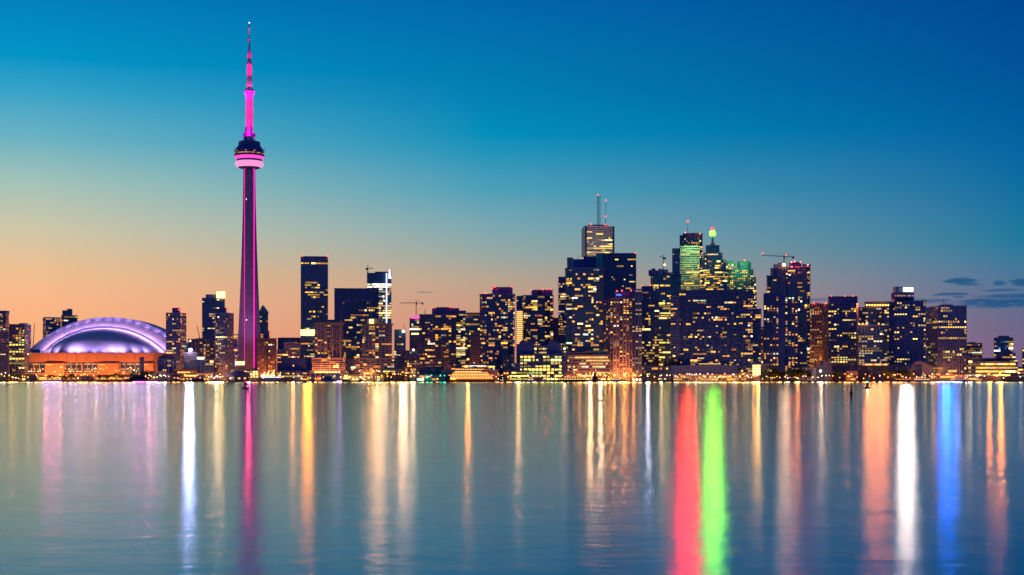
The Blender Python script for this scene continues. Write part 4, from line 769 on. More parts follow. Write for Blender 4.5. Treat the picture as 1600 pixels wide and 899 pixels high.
MB().loft([[(cxp + rp * q * math.cos(2 * math.pi * k / 20), 1938 + 15 * q * math.sin(2 * math.pi * k / 20), PZ(yy, 1922)) for k in range(20)] for q, yy in ((1.0, 589.4), (1.02, 588), (.93, 584.5), (.75, 581.8), (.5, 580.3), (.2, 579.6))]).build('dome_roof', 'charcoal', r)
for px in (358, 372, 381): MB().box(PX(px, 1925), PX(px + 3, 1925), 1925 - (.4 if px == 372 else -1.2), 1927, PZ(592.5, 1925), PZ(590.4, 1925)).build('lit_window', 'cabin_light', r)
r = bld('sail_canopy', 'row of glowing yellow sail shaped canopies over a blue white deck edge', 404, 441, 1925, 'canopy')
for k, (xa, xb, yt) in enumerate(((405, 416, 581), (414, 421, 578.5), (420.5, 430, 578), (433, 439, 581.5))):
    x0_, x1_ = PX(xa, 1925), PX(xb, 1925); zb_ = PZ(588.5, 1925); zt_ = PZ(yt, 1925); rings = []
    for j in range(7):
        t_ = j / 6; hw_ = (1 - t_) ** 1.4; xm_ = x0_ + (x1_ - x0_) * (.45 + .35 * t_)
        rings.append([(xm_ - (xm_ - x0_) * hw_ - .05, 1928 + k * .3, zb_ + (zt_ - zb_) * t_), (xm_, 1924.5 + k * .3, zb_ + (zt_ - zb_) * t_), (xm_ + (x1_ - xm_) * hw_ + .05, 1928 + k * .3, zb_ + (zt_ - zb_) * t_), (xm_, 1932 + k * .3, zb_ + (zt_ - zb_) * t_)])
    MB().loft(rings).build('sail', 'sail_glow', r)
MB().box(PX(408, 1922), PX(440, 1922), 1921.6, 1922.6, PZ(590.3, 1922), PZ(589.3, 1922)).build('deck_light', 'strip_bluewhite', r); MB().box(PX(404, 1923), PX(441, 1923), 1923, 1934, GZ, PZ(589.6, 1923)).build('deck', 'charcoal', r)
low('terminal_building', 'long dark quayside terminal with lit shopfronts behind the masts', 432, 486, 580, 1945, style='ribbon', core='glass_black', band='charcoal', lit=.3, fh=4.6)
r = bld('ferry_terminal', 'white canopied ferry terminal with a row of amber roof lamps', 484, 532, 1935, 'building')
MB().box(PX(486, 1938), PX(531, 1938), 1938, 1950, GZ, PZ(584, 1938)).build('hall', 'glass_black', r); MB().box(PX(483, 1935), PX(533, 1935), 1932, 1952, PZ(584, 1935), PZ(579.5, 1935)).build('canopy_roof', 'canopy', r)
for k in range(9): x = PX(493 + 4.6 * k, 1931); MB().box(x - 1.1, x + 1.1, 1931, 1932.2, PZ(582.5, 1931), PZ(580.6, 1931)).build('canopy_lamp', 'sign_warm', r)
for k in range(7): x = PX(485 + 7.8 * k, 1933); MB().bar((x, 1933, GZ), (x, 1933, PZ(584, 1933)), .7).build('column', 'canopy', r)
low('terminal_building', 'glowing shopfront row at the foot of the twin condominiums', 544, 600, 586, 1945, style='grid', core='glass_black', band='concrete_beige', lit=.7, pal='pale', gain=1.2, fh=4.5, cw=5)
low('boat_house', 'teal roofed market hall under tall white park lamps', 596, 640, 577, 1960, style='ribbon', core='glass_black', band='copper_green', lit=.25, fh=5)
low('terminal_building', 'orange lit brick ticket hall beside the dark warehouse', 632, 650, 574, 1950, style='grid', core='glass_black', band='terracotta', lit=.4, pal='orange', fh=4.5)
r = low('warehouse', 'dark blank warehouse with chimney on the ferry quay', 655, 690, 573, 1940, style='slab', core='charcoal', band='charcoal', lit=.0, fh=6)
MB().lathe(PX(691.5, 1945), 1945, [(1.9, GZ), (1.3, PZ(541, 1945))], 10).build('chimney', 'brick', r)
low('terminal_building', 'teal shed with white light strip beside the orange ferry', 640, 697, 585, 1925, style='slab', core='glass_teal', band='charcoal', lit=.12, fh=5, pal='pale')
low('terminal_building', 'orange floodlit terrace building behind the lit ferry', 712, 762, 569, 1950, style='ribbon', core='glass_black', band='terracotta', lit=.6, pal='orange', gain=1.4, fh=4.2)
low('warehouse', 'long low pink grey quay shed behind the lit ferry', 690, 778, 578, 1935, style='slab', core='rose_stone', band='rose_stone', lit=.0, fh=7)
low('apartment_block', 'slim grey block with vertical fins beside the dark glass office', 786, 800, 554, 1985, style='ribs', core='glass_navy', band='rose_stone', lit=.1)
r = bld('office_block', 'dark glass quayside office with rows of yellow windows and two dark roof drums', 798, 887, 1950, 'building')
section(r, 812, 878, 554, 1950, 'office', core='glass_black', band='navy_panel', lit=.5, pal='yellowgreen', merge=False, fh=4.2, cw=5.0, pw=1.2, po=.5, pe=1, wx=.72, ratio=.4, gain=2.2, zones=((853, 862, 573, 592, 1, 'office', 3), (862, 877, 573, 592, .85, 'yellowgreen', 2.4), (812, 853, 580, 592, .2)))
section(r, 877.5, 887, 551, 1948, 'black', core='glass_black', band='navy_panel', lit=.0); section(r, 796, 827, 579, 1944, 'ribbon', core='glass_black', band='charcoal', lit=.7, pal='yellowgreen', fh=4.2, merge=True)
section(r, 801, 812, 568, 1949, 'black', core='glass_black', band='navy_panel', lit=.15)
zt_ = PZ(554, 1950)
MB().loft([[(PX(px, 1956), y, z_) for px, z_ in ((809, zt_ - 1), (834, zt_ - 1), (834, PZ(535, 1956)), (829, PZ(532.5, 1956)), (823, PZ(533.5, 1956)), (818, PZ(531, 1956)), (813, PZ(533.5, 1956)), (809, PZ(540, 1956)))] for y in (1956, 1976)]).build('roof_drum', 'navy_panel', r)
MB().loft([[(PX(px, 1956), y, z_) for px, z_ in ((855, zt_ - 1), (876.5, zt_ - 1), (876.5, PZ(537, 1956)), (868, PZ(534.5, 1956)), (866, PZ(531.5, 1956)), (859, PZ(531.5, 1956)), (857, PZ(536, 1956)), (855, PZ(538, 1956)))] for y in (1956, 1976)]).build('roof_drum', 'navy_panel', r)
section(r, 835, 854.5, 541, 1960, 'ribbon', core='glass_black', band='slate', z0=zt_, lit=.9, pal='office', merge=True, fh=4.4)
r = low('hotel', 'beige low hotel with continuous ribbon windows and warm forecourt glow', 885, 953, 555, 1975, style='ribbon', core='glass_navy', band='rose_stone', lit=.35, fh=4.2, pal='pale', merge=True, ratio=.3, zones=((900, 952, 556, 559, .8), (886, 922, 579, 582, .9, 'orange'), (898, 925, 569, 573, .5, 'orange')), tops=((886, 925, 551, 'rose_stone'), (915, 950, 548.5, 'copper_green')))
low('hotel', 'dark low annex with planted roof at the foot of the blue glass tower', 1003, 1050, 572, 1965, style='ribbon', core='glass_black', band='charcoal', lit=.15, fh=4.6)
r = bld('arcade', 'long glowing quayside arcade of small lamps below the massive dark slab', 1052, 1178, 1935, 'building')
section(r, 1052, 1150, 585.5, 1940, 'grid', core='glass_black', band='concrete_beige', lit=.55, pal='warm', gain=.8, fh=4.0, cw=3.0); section(r, 1150, 1178, 584.5, 1938, 'grid', core='glass_black', band='terracotta', lit=.6, pal='orange', fh=4.0, cw=4)
r = bld('lantern_kiosk', 'small three tiered kiosk glowing bright amber like a lantern', 1177, 1189, 1930, 'kiosk')
for k in range(4):
    za = GZ + 8 + 3.6 * k; MB().box(PX(1177.6, 1930), PX(1188, 1930), 1930, 1938, za, za + 2.5).build('lit_tier', 'lantern_glow' if 'lantern_glow' in M else 'sign_warm', r); MB().box(PX(1177, 1929.4), PX(1188.6, 1929.4), 1929.4, 1938.6, za + 2.52, za + 3.58).build('tier_eave', 'terracotta', r)
MB().box(PX(1178, 1930), PX(1187.6, 1930), 1930.4, 1937.6, GZ, GZ + 7.95).build('base', 'terracotta', r)
low('office_block', 'plain grey beige block between the lantern kiosk and ribbed tower', 1183, 1200, 569, 1975, style='slab', core='concrete_grey', band='concrete_beige', lit=.0, fh=5)
low('boat_house', 'white fronted low hall lit by floodlights behind shore trees', 1248, 1275, 575, 1950, style='slab', core='concrete_pale', band='concrete_pale', lit=.0, fh=6)
r = low('terminal_building', 'rose walled terminal with a bright globe lamp and sloping roof', 1274, 1300, 571, 1960, style='slab', core='rose_stone', band='rose_stone', lit=.03, fh=6)
MB().loft([[(PX(1284, 1960), y, PZ(571.5, 1960)), (PX(1304, 1960), y, PZ(571.5, 1960)), (PX(1293, 1960), y, PZ(564, 1960)), (PX(1286, 1960), y, PZ(566, 1960))] for y in (1960.5, 1976)]).build('sloped_roof', 'rose_stone', r)
low('terminal_building', 'long dark terminal shed with lit ridge east of the rose terminal', 1300, 1345, 571, 1965, style='slab', core='charcoal', band='charcoal', lit=.0, fh=6)
low('restaurant', 'small orange lit restaurant stack on the quay near the green buoy', 1322, 1340, 580, 1930, style='ribbon', core='glass_black', band='brick', lit=.6, pal='orange', fh=3.6)
r = low('convention_hall', 'long dark convention hall with a glowing clerestory strip', 1343, 1440, 571, 1960, style='slab', core='charcoal', band='charcoal', lit=.0, fh=6)
for k in range(8): xa = 1348 + 4.9 * k; MB().box(PX(xa, 1957), PX(xa + 4.2, 1957), 1957, 1959, PZ(571, 1957), PZ(568.6, 1957)).build('clerestory_pane', 'cabin_light' if k % 3 else 'deck_orange', r)
MB().box(PX(1346, 1957), PX(1388, 1957), 1956.6, 1960, PZ(568.4, 1957), PZ(567.2, 1957)).build('clerestory_roof', 'charcoal', r)
r = bld('tower_podium', 'rose coloured sloping podium wall at the foot of the white signed hotel', 1418, 1458, 1955, 'building')
MB().loft([[(PX(px, 1955), y, z_) for px, z_ in ((1420, GZ), (1456, GZ), (1456, PZ(573, 1955)), (1440, PZ(565, 1955)), (1433, PZ(565, 1955)), (1420, PZ(581, 1955)))] for y in (1952, 1970)]).build('sloping_wall', 'rose_stone', r)
MB().bar((PX(1419, 1951), 1951, PZ(581.5, 1951)), (PX(1433, 1951), 1951, PZ(564.5, 1951)), 1.0).build('wall_coping', 'concrete_grey', r)
low('restaurant', 'amber lit quayside diner row under the grid office tower', 1452, 1512, 586, 1930, style='grid', core='glass_black', band='terracotta', lit=.7, pal='orange', fh=4, cw=4)
low('office_block', 'small lit annex at the east end of the long low office', 1586, 1625, 574, 1985, style='ribbon', core='glass_black', band='rose_stone', lit=.4, fh=4)
low('warehouse', 'brick red quay shed beneath two amber floodlights', 1539, 1564, 588.5, 1922, style='slab', core='brick', band='brick', lit=.0, fh=5)
low('warehouse', 'dark brown hip roofed quay shed at the east end', 1566, 1600, 589, 1922, style='slab', core='brick', band='charcoal', lit=.0, fh=5)

# ------------------------------------------------------------------ tower cranes
def crane(label, px, y0, ytop, Y, jib, cjib, tilt=0.0, lamp=None):
    r = thing('tower_crane', label, 'crane', (PX(px, Y), Y, PZ(y0, Y)), 'tower cranes over the skyline'); x = PX(px, Y); zt = PZ(ytop, Y)
    mast(r, px, y0, ytop, Y, 1.8, 'steel_dark')
    def truss(nm, x1, z1, w=1.3):
        mb = MB(); x0 = x
        for dy, dz in ((-w / 2, 0), (w / 2, 0), (0, w)): mb.bar((x0, Y + dy, zt + dz), (x1, Y + dy, z1 + dz * .5), .35)
        n = max(3, int(abs(x1 - x0) / 2.5))
        for k in range(n):
            f0, f1 = k / n, (k + 1) / n; mb.bar((x0 + (x1 - x0) * f0, Y - w / 2, zt + (z1 - zt) * f0), (x0 + (x1 - x0) * (f0 + f1) / 2, Y, zt + (z1 - zt) * f0 + w * .8), .25); mb.bar((x0 + (x1 - x0) * (f0 + f1) / 2, Y, zt + (z1 - zt) * f0 + w * .8), (x0 + (x1 - x0) * f1, Y - w / 2, zt + (z1 - zt) * f1), .25)
        return mb.build(nm, 'steel_dark', r)
    xj, xc2 = PX(px + jib, Y), PX(px + cjib, Y); truss('jib', xj, zt + tilt * abs(xj - x)); truss('counter_jib', xc2, zt - tilt * .5 * abs(xc2 - x))
    zc = zt - tilt * .5 * abs(xc2 - x); MB().box(min(xc2, xc2 - 3 * (1 if cjib > 0 else -1)), max(xc2, xc2 - 3 * (1 if cjib > 0 else -1)), Y - 1, Y + 1, zc - 2.2, zc + .4).build('counterweight', 'charcoal', r)
    MB().box(x - 1.2, x + 1.2, Y - 2.2, Y - .9, zt - 2.6, zt - .2).build('cab', 'steel_dark', r)
    ap = MB(); ap.bar((x, Y, zt), (x, Y, zt + 6), .9, .4); ap.bar((x, Y, zt + 6), (x + (xj - x) * .7, Y, zt + tilt * abs(xj - x) * .7 + 1), .18); ap.bar((x, Y, zt + 6), (xc2, Y, zc + 1), .18); ap.build('apex_frame', 'steel_dark', r)
    if lamp:
        for lx, ly in lamp: MB().ball((PX(lx, Y), Y - 1, PZ(ly, Y)), 1.0).build('warning_light', 'red_lamp', r)
crane('thin tower crane above the magenta topped teal tower', 650.5, 494, 474, 2345, -26, 11)
crane('tower crane with red tipped jib over the twin shafted construction tower', 1225, 411, 401.5, 2086, -34, 16, .06, ((1191, 396), (1227.5, 398.5)))
crane('small distant crane above the jagged blue glass tower', 1036.5, 420, 403, 2410, -6, 4, .3)
crane('tiny crane on the roof of the bright finned glass tower', 574.5, 427, 420, 2310, 9, -3)
for px, y0, px1, y1, Y, lab in ((50.5, 560, 54, 505, 2300, 'leaning luffing crane jib west of the stadium'), (313, 532, 307.5, 508, 2300, 'leaning luffing crane jib with red tip between the dark towers')):
    r = thing('luffing_crane', lab, 'crane', (PX(px, Y), Y, GZ)); MB().bar((PX(px, Y), Y, GZ), (PX(px, Y), Y, PZ(y0, Y)), 1.6).build('mast', 'steel_dark', r); j = MB().bar((PX(px, Y), Y, PZ(y0, Y)), (PX(px1, Y), Y, PZ(y1, Y)), 1.1, .7).build('jib', 'brick', r)
    MB().ball((PX(px1, Y), Y, PZ(y1, Y)), .8).build('tip_light', 'red_lamp', r)

# ------------------------------------------------------------------ lamps: each has post, head and its own light
COLS = {'orange': ((1, .21, .035), 'bulb_orange'), 'yellow': ((1, .33, .08), 'bulb_yellow'), 'white': ((1, .45, .26), 'bulb_white'), 'violet': ((.72, .50, 1), 'bulb_violet'),
        'blue': ((.005, .13, 1), 'bulb_blue'), 'pink': ((1, .07, .34), 'bulb_pink'), 'green': ((.1, 1, .4), 'bulb_green'), 'red': ((1, .04, .03), 'red_lamp')}
LAMPMESH = {}
def lamp(px, py, Y, c='orange', power=6000, r_=.55, label=None, group='promenade lamps along the quay', name='street_lamp', rad=2.2, lake=False, where='the quay'):
    x = PX(px, Y); z = PZ(py, Y); rgb, mat = COLS[c]
    lab = label or {'orange': 'orange globe street lamp', 'yellow': 'yellow globe street lamp', 'white': 'white globe street lamp', 'green': 'green harbour lamp'}[c] + ' on ' + where
    zb_ = GZ if z < 35 else z - .5                       # on a roof or a facade ledge when high up
    t_ = thing(name, lab, 'lamp', (x, Y, zb_), group)
    key = (round(z - zb_, 1), r_, mat)
    if key not in LAMPMESH:
        a = MB().bar((x, Y, zb_) if z < 35 else (x, Y + 13, z - .3), (x, Y, z - r_ * .8) if z < 35 else (x, Y + r_ * .8, z - .1), .28).build('post', 'steel_dark', t_); b_ = MB().ball((x, Y, z), r_).build('lamp_head', mat, t_)
        LAMPMESH[key] = (a.data, b_.data)
    else:
        for nm, me in zip(('post', 'lamp_head'), LAMPMESH[key]):
            o = bpy.data.objects.new(nm, me); col.objects.link(o); o.parent = t_
    if power and lake: spot_light('lamp_glow', (x, Y - r_ - rad, z), (x * .5, 950, 0), rgb, power, 150, t_, .4, rad)
    elif power: point_light('lamp_glow', (x, Y - r_ - .6, z), rgb, power, rad, t_)
    return t_
rnd = random.Random(42)
def lamps(xa, xb, n, ya, yb, cs, power, where, Ya=1908, Yb=1925, r_=.5):
    for k in range(n):
        px = xa + (xb - xa) * (k + .5 + rnd.uniform(-.4, .4)) / n; q = math.exp(rnd.gauss(0, .6))
        lamp(round(px, 1), round(rnd.uniform(ya, yb) * 2) / 2, rnd.uniform(Ya, Yb), rnd.choice(cs), round(power * q * (1.05 if k % 3 else .9), -2), r_, lake=bool(k % 3), where=where, group='lamps on ' + where)
O2, Y2, W2 = 'orange', 'yellow', 'white'
lamps(0, 36, 9, 583, 592, (Y2, Y2, W2), 3500, 'the west lawn'); lamps(36, 70, 8, 576, 592, (O2, Y2, W2), 4500, 'the quay below the tower west of the stadium'); lamps(70, 210, 34, 574, 592, (O2, O2, W2, Y2), 5000, 'the stadium promenade')
lamps(228, 262, 9, 586, 592, (Y2, W2), 2500, 'the boathouse quay'); lamps(262, 345, 12, 584, 592, (O2, Y2), 5000, 'the restaurant row quay'); lamps(328, 350, 5, 585, 591, (Y2, W2, W2), 9000, 'the quay beside the dome roofed pavilion')
lamps(390, 470, 10, 584, 592, (Y2, O2, W2), 4000, 'the quay around the sail canopies'); lamps(470, 560, 14, 587, 592, (W2, Y2, O2), 4000, 'the ferry terminal quay'); lamps(560, 650, 24, 579, 592, (Y2, Y2, O2, W2), 6500, 'the park by the market hall')
lamps(645, 700, 8, 585, 592, (W2, Y2, 'green'), 2500, 'the teal shed quay'); lamps(770, 890, 18, 586, 592, (Y2, W2, O2), 4000, 'the dark glass office quay'); lamps(885, 955, 14, 582, 591, (O2, O2, Y2), 9000, 'the low hotel forecourt')
lamps(950, 1000, 14, 582, 591, (O2, O2, Y2), 11000, 'the quay under the ribbed condominium'); lamps(1000, 1052, 8, 584, 592, (Y2, W2), 3000, 'the annex quay'); lamps(1052, 1180, 34, 583.5, 590, (O2, Y2, W2), 4500, 'the arcade quay')
lamps(1180, 1300, 17, 586, 592, (Y2, O2, W2), 5000, 'the lawn in front of the ribbed tower'); lamps(1300, 1400, 14, 584, 592, (O2, O2, W2), 5000, 'the convention hall quay'); lamps(1395, 1520, 26, 584, 592, (O2, Y2, O2, W2), 6000, 'the quay below the grid office tower'); lamps(1520, 1600, 8, 587, 592, (O2, W2), 3000, 'the eastern shed quay')
# street lamps on the streets behind the first row
for px, Y, p in ((30, 1965, 9), (55, 2110, 40), (72, 2104, 60), (95, 2105, 80), (118, 2100, 70), (150, 2102, 55), (185, 2100, 80), (215, 2104, 60), (240, 2106, 40), (262, 2025, 16), (280, 2025, 14), (340, 2035, 22), (356, 2035, 20), (378, 2150, 30), (400, 2150, 26), (392, 2120, 24),
                 (410, 2040, 26), (424, 2040, 26), (478, 2015, 14), (500, 1972, 55), (520, 1972, 55), (575, 1974, 55), (598, 1974, 55), (640, 2020, 16), (670, 2020, 12), (700, 2020, 14), (740, 2080, 30), (765, 1992, 8), (790, 1992, 8),
                 (905, 1960, 14), (930, 1960, 14), (960, 1978, 45), (975, 1978, 55), (990, 1980, 35), (1040, 2160, 40), (1186, 2180, 26), (1205, 1980, 8), (1270, 2130, 28), (1282, 2130, 28), (1300, 2060, 14), (1320, 2060, 12), (1350, 2020, 24), (1366, 2020, 24), (1400, 1990, 8), (1460, 2030, 22), (1480, 2030, 18), (1500, 2030, 22), (1530, 1958, 10), (1560, 1958, 10)):
    lamp(px, HZ - (9.5 - EYE) * F / Y, Y, 'orange', p * 1000, .5, 'orange street lamp on a street behind the waterfront buildings', 'street lamps behind the waterfront')
# single strong lights that leave their own column on the lake
def flood(px, py, Y, c, power, r_, label, rad=2.6, name='floodlight', col_=None):
    t_ = lamp(px, py, Y, c, 0, r_, label, None, name); rgb = col_ or COLS[c][0]; x, z = PX(px, Y), PZ(py, Y)
    spot_light('lamp_glow', (x, Y - r_ - .4 - rad, z), (PX(800 + (px - 800) * .98, 1000), 1000, 0), rgb, power, 140, t_, .5, rad); return t_
flood(297.5, 547, 1980, 'violet', 300000, 2.6, 'glaring violet white floodlight on the pale block beside the stadium', 4.5, col_=(.62, .48, 1))
flood(340, 588.5, 1912, 'white', 60000, .9, 'strong peach lamp on the quay below the dark bay windowed tower', col_=(1, .42, .2))
flood(458.5, 571.5, 1915, 'orange', 30000, .7, 'tall orange mast lamp on the quay by the theatre'); flood(458.5, 584, 1914, 'orange', 9000, .7, 'lower orange lamp of the theatre quay')
flood(481.5, 520, 2234, 'yellow', 190000, 1.0, 'amber lamp on the lit mechanical floor of the dark office tower', 6.0, col_=(1, .17, .012))
flood(589, 447, 2296, 'white', 110000, .8, 'white lamp on the bright crown floor of the finned tower', 6.0, col_=(1, .32, .14)); flood(600, 470, 2296, 'white', 45000, .8, 'white lamp on the lit middle floors of the finned tower', 6.0, col_=(1, .32, .14))
flood(630.5, 518, 2140, 'white', 105000, 2.2, 'glaring white roof lamp on the small dark glass tower', 4.5, col_=(1, .36, .2))
flood(646, 547, 2036, 'white', 14000, 1.5, 'white roof lamp on the dark punched window block'); flood(731.5, 561.5, 1945, 'orange', 70000, 1.3, 'star bright orange lamp on a pole behind the lit ferry', 1.8)
flood(810, 589, 1912, 'yellow', 60000, .8, 'bright yellow lamp on the quay in front of the dark glass office', col_=(1, .36, .12))
flood(882, 545, 1945, 'white', 8000, 1.2, 'pale lamp on the corner of the dark glass office'); flood(922, 587, 1912, 'orange', 150000, .9, 'powerful orange lamp on the hotel quay', col_=(1, .36, .16))
flood(938, 586, 1912, 'orange', 140000, .9, 'second powerful orange lamp on the hotel quay', col_=(1, .38, .2)); flood(1012, 588, 1912, 'white', 50000, .6, 'mauve white lamp at the blue glass tower quay', col_=(.85, .6, .8))
flood(1184, 586, 1912, 'orange', 90000, .8, 'orange lamp beneath the lantern kiosk', col_=(1, .33, .05)); flood(1177, 587, 1912, 'orange', 40000, .8, 'small orange lamp west of the lantern kiosk')
flood(1225, 414, 2074, 'yellow', 62000, 2.6, 'glaring yellow work lamp on top of the construction tower', 5.0, col_=(1, .42, .24)); flood(1038.5, 414, 2396, 'yellow', 30000, 1.6, 'work lamp glowing on the jagged blue glass tower')
flood(1246, 591, 1912, 'yellow', 40000, .9, 'yellow lamp on the lawn among shore trees'); flood(1282, 580, 1945, 'white', 34000, 1.6, 'bright white globe lamp on the rose terminal wall', col_=(1, .42, .24))
flood(1545, 584.5, 1915, 'orange', 110000, 1.0, 'amber mast lamp over the brick red shed', col_=(1, .17, .012)); flood(1562.5, 583.5, 1915, 'orange', 200000, 1.3, 'brighter amber mast lamp between the two quay sheds', col_=(1, .17, .012))
flood(1473, 482, 2042, 'blue', 80000, .7, 'small added blue roof lamp on the grid office tower', 6.0); flood(1481, 482, 2042, 'blue', 80000, .7, 'second small added blue roof lamp beside the first on the grid office tower', 6.0)  # both added to carry the blue column further down the lake
flood(389, 590, 1912, 'red', 150000, .5, 'red harbour light on the quay below the observation tower', col_=(1, .05, .10))
def light_bar(x0, x1, c, mat, power, label, py=594.6, n=6):
    Y = 1883.0; t_ = thing('light_strip', label, 'light', (PX((x0 + x1) / 2, Y), Y, 0)); z = .75
    MB().box(PX(x0, Y), PX(x1, Y), Y - .25, Y + .15, z - .22, z + .22).build('tube', mat, t_); MB().box(PX(x0, Y) - .6, PX(x1, Y) + .6, Y + .16, Y + 2.6, -.4, .95).build('pontoon', 'hull_dark', t_)  # added pontoon holds the tube clear of the boats
    for k in range(n): spot_light('strip_glow', (PX(x0 + (x1 - x0) * (k + .5) / n, Y), Y - 2.8, z), (PX(x0 + (x1 - x0) * (k + .5) / n, Y) * .5, 900, 0), c, power / n, 150, t_, .3, 2.4)
light_bar(68, 97, (1, .06, .27), 'bulb_pink', 130000, 'long added magenta light strip on a pontoon under the stadium pavilion'); light_bar(208, 247, (1, .06, .28), 'bulb_pink', 170000, 'long added magenta light strip on a pontoon beside the moored ferry')  # both strips added to feed the pink columns, no known source there
light_bar(1464, 1488, (.005, .14, 1), 'bulb_blue', 170000, 'added deep blue light strip on a pontoon below the grid office tower'); light_bar(1489, 1501, (.25, .33, 1), 'bulb_blue', 110000, 'short added pale blue light strip beside the deep blue one', n=3)  # strips added as the missing source of the blue column
light_bar(527, 533, (.6, .12, .75), 'bulb_violet', 30000, 'tiny violet light strip on a pontoon by the ferry terminal', n=2)

# ------------------------------------------------------------------ boats
def boat(label, x0, x1, Y, hull='hull_white', decks=((.16, .88, 2.6, 2.6), (.28, .72, 2.4, 2.4)), lit='cabin_light', mast_h=6, bow=1, name='tour_boat', free=2.0, group=None, deckmat='hull_white', beam=None):
    xa, xb = PX(x0, Y), PX(x1, Y); L_ = xb - xa; B = beam or max(3.0, L_ * .2); r = thing(name, label, 'boat', ((xa + xb) / 2, Y, 0), group)
    f = lambda t_: xa + L_ * t_ if bow > 0 else xb - L_ * t_
    rings = []
    for t_, wd, sh in ((0, .72, .15), (.1, .95, .05), (.35, 1, 0), (.65, .95, .05), (.85, .62, .3), (.95, .28, .5), (1.0, .03, .65)):
        zt = free * (1 + .35 * sh); k = .06 * (t_ if t_ > .8 else 0)
        rings.append([(f(t_) , Y - B / 2 * wd, zt), (f(t_ - k), Y - B / 2 * wd * .75, -.4), (f(t_ - k), Y + B / 2 * wd * .75, -.4), (f(t_), Y + B / 2 * wd, zt)])
    MB().loft(rings).build('hull', hull, r); MB().bar((f(.02), Y - B * .49, free * .96), (f(.66), Y - B * .5, free * .97), .22).build('rubbing_strake', 'steel_dark', r)
    z = free * 1.02; i = 0
    for t0, t1, h, wb in decks:
        ya, yb = Y - B * .40 + .25 * i, Y + B * .40 - .25 * i; p, q = sorted((f(t0), f(t1)))
        c = MB().box(p, q, ya, yb, z, z + h).build('cabin', deckmat, r); n = max(2, int((q - p) / 3.2))
        if lit:
            mb = MB()
            for k in range(n): xx = p + (q - p) * (k + .12) / n; mb.box(xx, xx + (q - p) / n * .72, ya - .06, ya + .04, z + h * .38, z + h * .82)
            mb.build('cabin_windows', lit, c, 'stuff')
        MB().box(p - .5, q + .5, ya - .4, yb + .4, z + h, z + h + .22).build('deck_roof', deckmat, c); z += h + .24; i += 1
    if mast_h:
        xm = f(.55); MB().bar((xm, Y, z - .2), (xm, Y, z + mast_h), .3, .15).build('mast', 'steel_pale', r); MB().ball((xm, Y, z + mast_h), .3).build('mast_light', 'bulb_white', r)
    return r
boat('moving ferry with glowing orange decks and white top light bar', 699, 775, 1760, 'hull_red', ((.06, .93, 3.4, 0), (.10, .86, 3.2, 0), (.16, .70, 3.0, 0), (.30, .62, 2.4, 0)), 'cabin_light', 7, 1, 'ferry', 4.0, deckmat='rose_stone', beam=13)
fr = bpy.data.objects['ferry']
for (p0, p1, z_) in ((703, 771, 3.9), (700, 772, 8.2), (708, 762, 11.7)): MB().box(PX(p0, 1750), PX(p1, 1750), 1752.6, 1753.1, z_, z_ + .6).build('deck_light', 'deck_glow', fr)
MB().box(PX(733, 1752), PX(759, 1752), 1752.2, 1752.8, PZ(572.4, 1752), PZ(571.3, 1752)).build('light_bar', 'strip_white', fr); MB().box(PX(704, 1752), PX(712, 1752), 1752, 1752.5, 3.6, 4.6).build('bow_light', 'bulb_orange', fr)
for p0 in (712, 738, 760): point_light('deck_glow', (PX(p0, 1748), 1748, 9.6), (1, .35, .07), 700, .4, fr)
boat('long dark moored ferry below the concrete pylon', 194, 236, 1890, 'hull_dark', ((.1, .8, 2.6, 0), (.2, .6, 2.4, 0)), None, 5, -1, 'moored_ferry', 3.4, deckmat='hull_dark')
boat('dark tour boat moored by the restaurant row', 294, 326, 1891, 'hull_dark', ((.2, .8, 2.2, 0),), None, 4, -1, 'tour_boat', 2.4, deckmat='hull_dark')
boat('small dark launch beside the lit restaurant row', 269, 284, 1891, 'hull_dark', ((.3, .7, 1.6, 0),), None, 2, 1, 'launch', 1.4, deckmat='hull_dark')
boat('dark two deck boat with a row of cabin lights by the hotel quay', 868, 922, 1888, 'hull_dark', ((.08, .9, 2.6, 0), (.25, .75, 2.4, 0)), 'cabin_light', 5, 1, 'tour_boat', 2.2, deckmat='hull_dark')
boat('chunky dark tugboat at the hotel quay', 922, 938, 1887, 'hull_dark', ((.2, .75, 4, 0), (.3, .6, 4, 0)), None, 4, 1, 'tugboat', 3, deckmat='hull_dark')
boat('white motor yacht under the uplit ribbed condominium', 953, 975, 1888, 'hull_white', ((.15, .7, 2.4, 0), (.25, .55, 2, 0)), 'cabin_light', 3, 1, 'motor_yacht', 2.2)
boat('white tour boat with lit cabins below the hotel podium', 1426, 1456, 1888, 'hull_white', ((.1, .85, 2.4, 0), (.2, .7, 2.2, 0)), 'cabin_light', 4, 1)
boat('dark tour boat with orange lit cabin at the podium quay', 1396, 1424, 1888, 'hull_dark', ((.1, .9, 2.6, 0),), 'deck_orange', 3, -1, deckmat='hull_dark')
boat('amber lit dinner boat below the grid office tower', 1487, 1516, 1888, 'hull_white', ((.1, .85, 2.6, 0), (.15, .7, 2.4, 0)), 'deck_orange', 6, 1)
boat('low pale barge beside the brick red shed', 1518, 1540, 1889, 'hull_white', ((.3, .7, 1.8, 0),), 'cabin_light', 3, -1, 'barge', 1.6)
boat('white trimmed boat beneath the amber lamp canopy', 498, 528, 1889, 'hull_white', ((.15, .8, 2.8, 0), (.3, .65, 2.4, 0)), None, 4, -1, free=2.2, deckmat='rose_stone')
boat('black tug with two yellow lights between condominium quays', 535, 547, 1888, 'hull_dark', ((.15, .85, 3.2, 0), (.25, .7, 3, 0)), 'bulb_yellow', 4, 1, 'tugboat', 2.8, deckmat='hull_dark')
boat('small dark boat by the white shopfront quay', 557, 571, 1889, 'hull_dark', ((.3, .7, 2.0, 0),), None, 3, -1, 'launch', 1.6, deckmat='hull_dark')
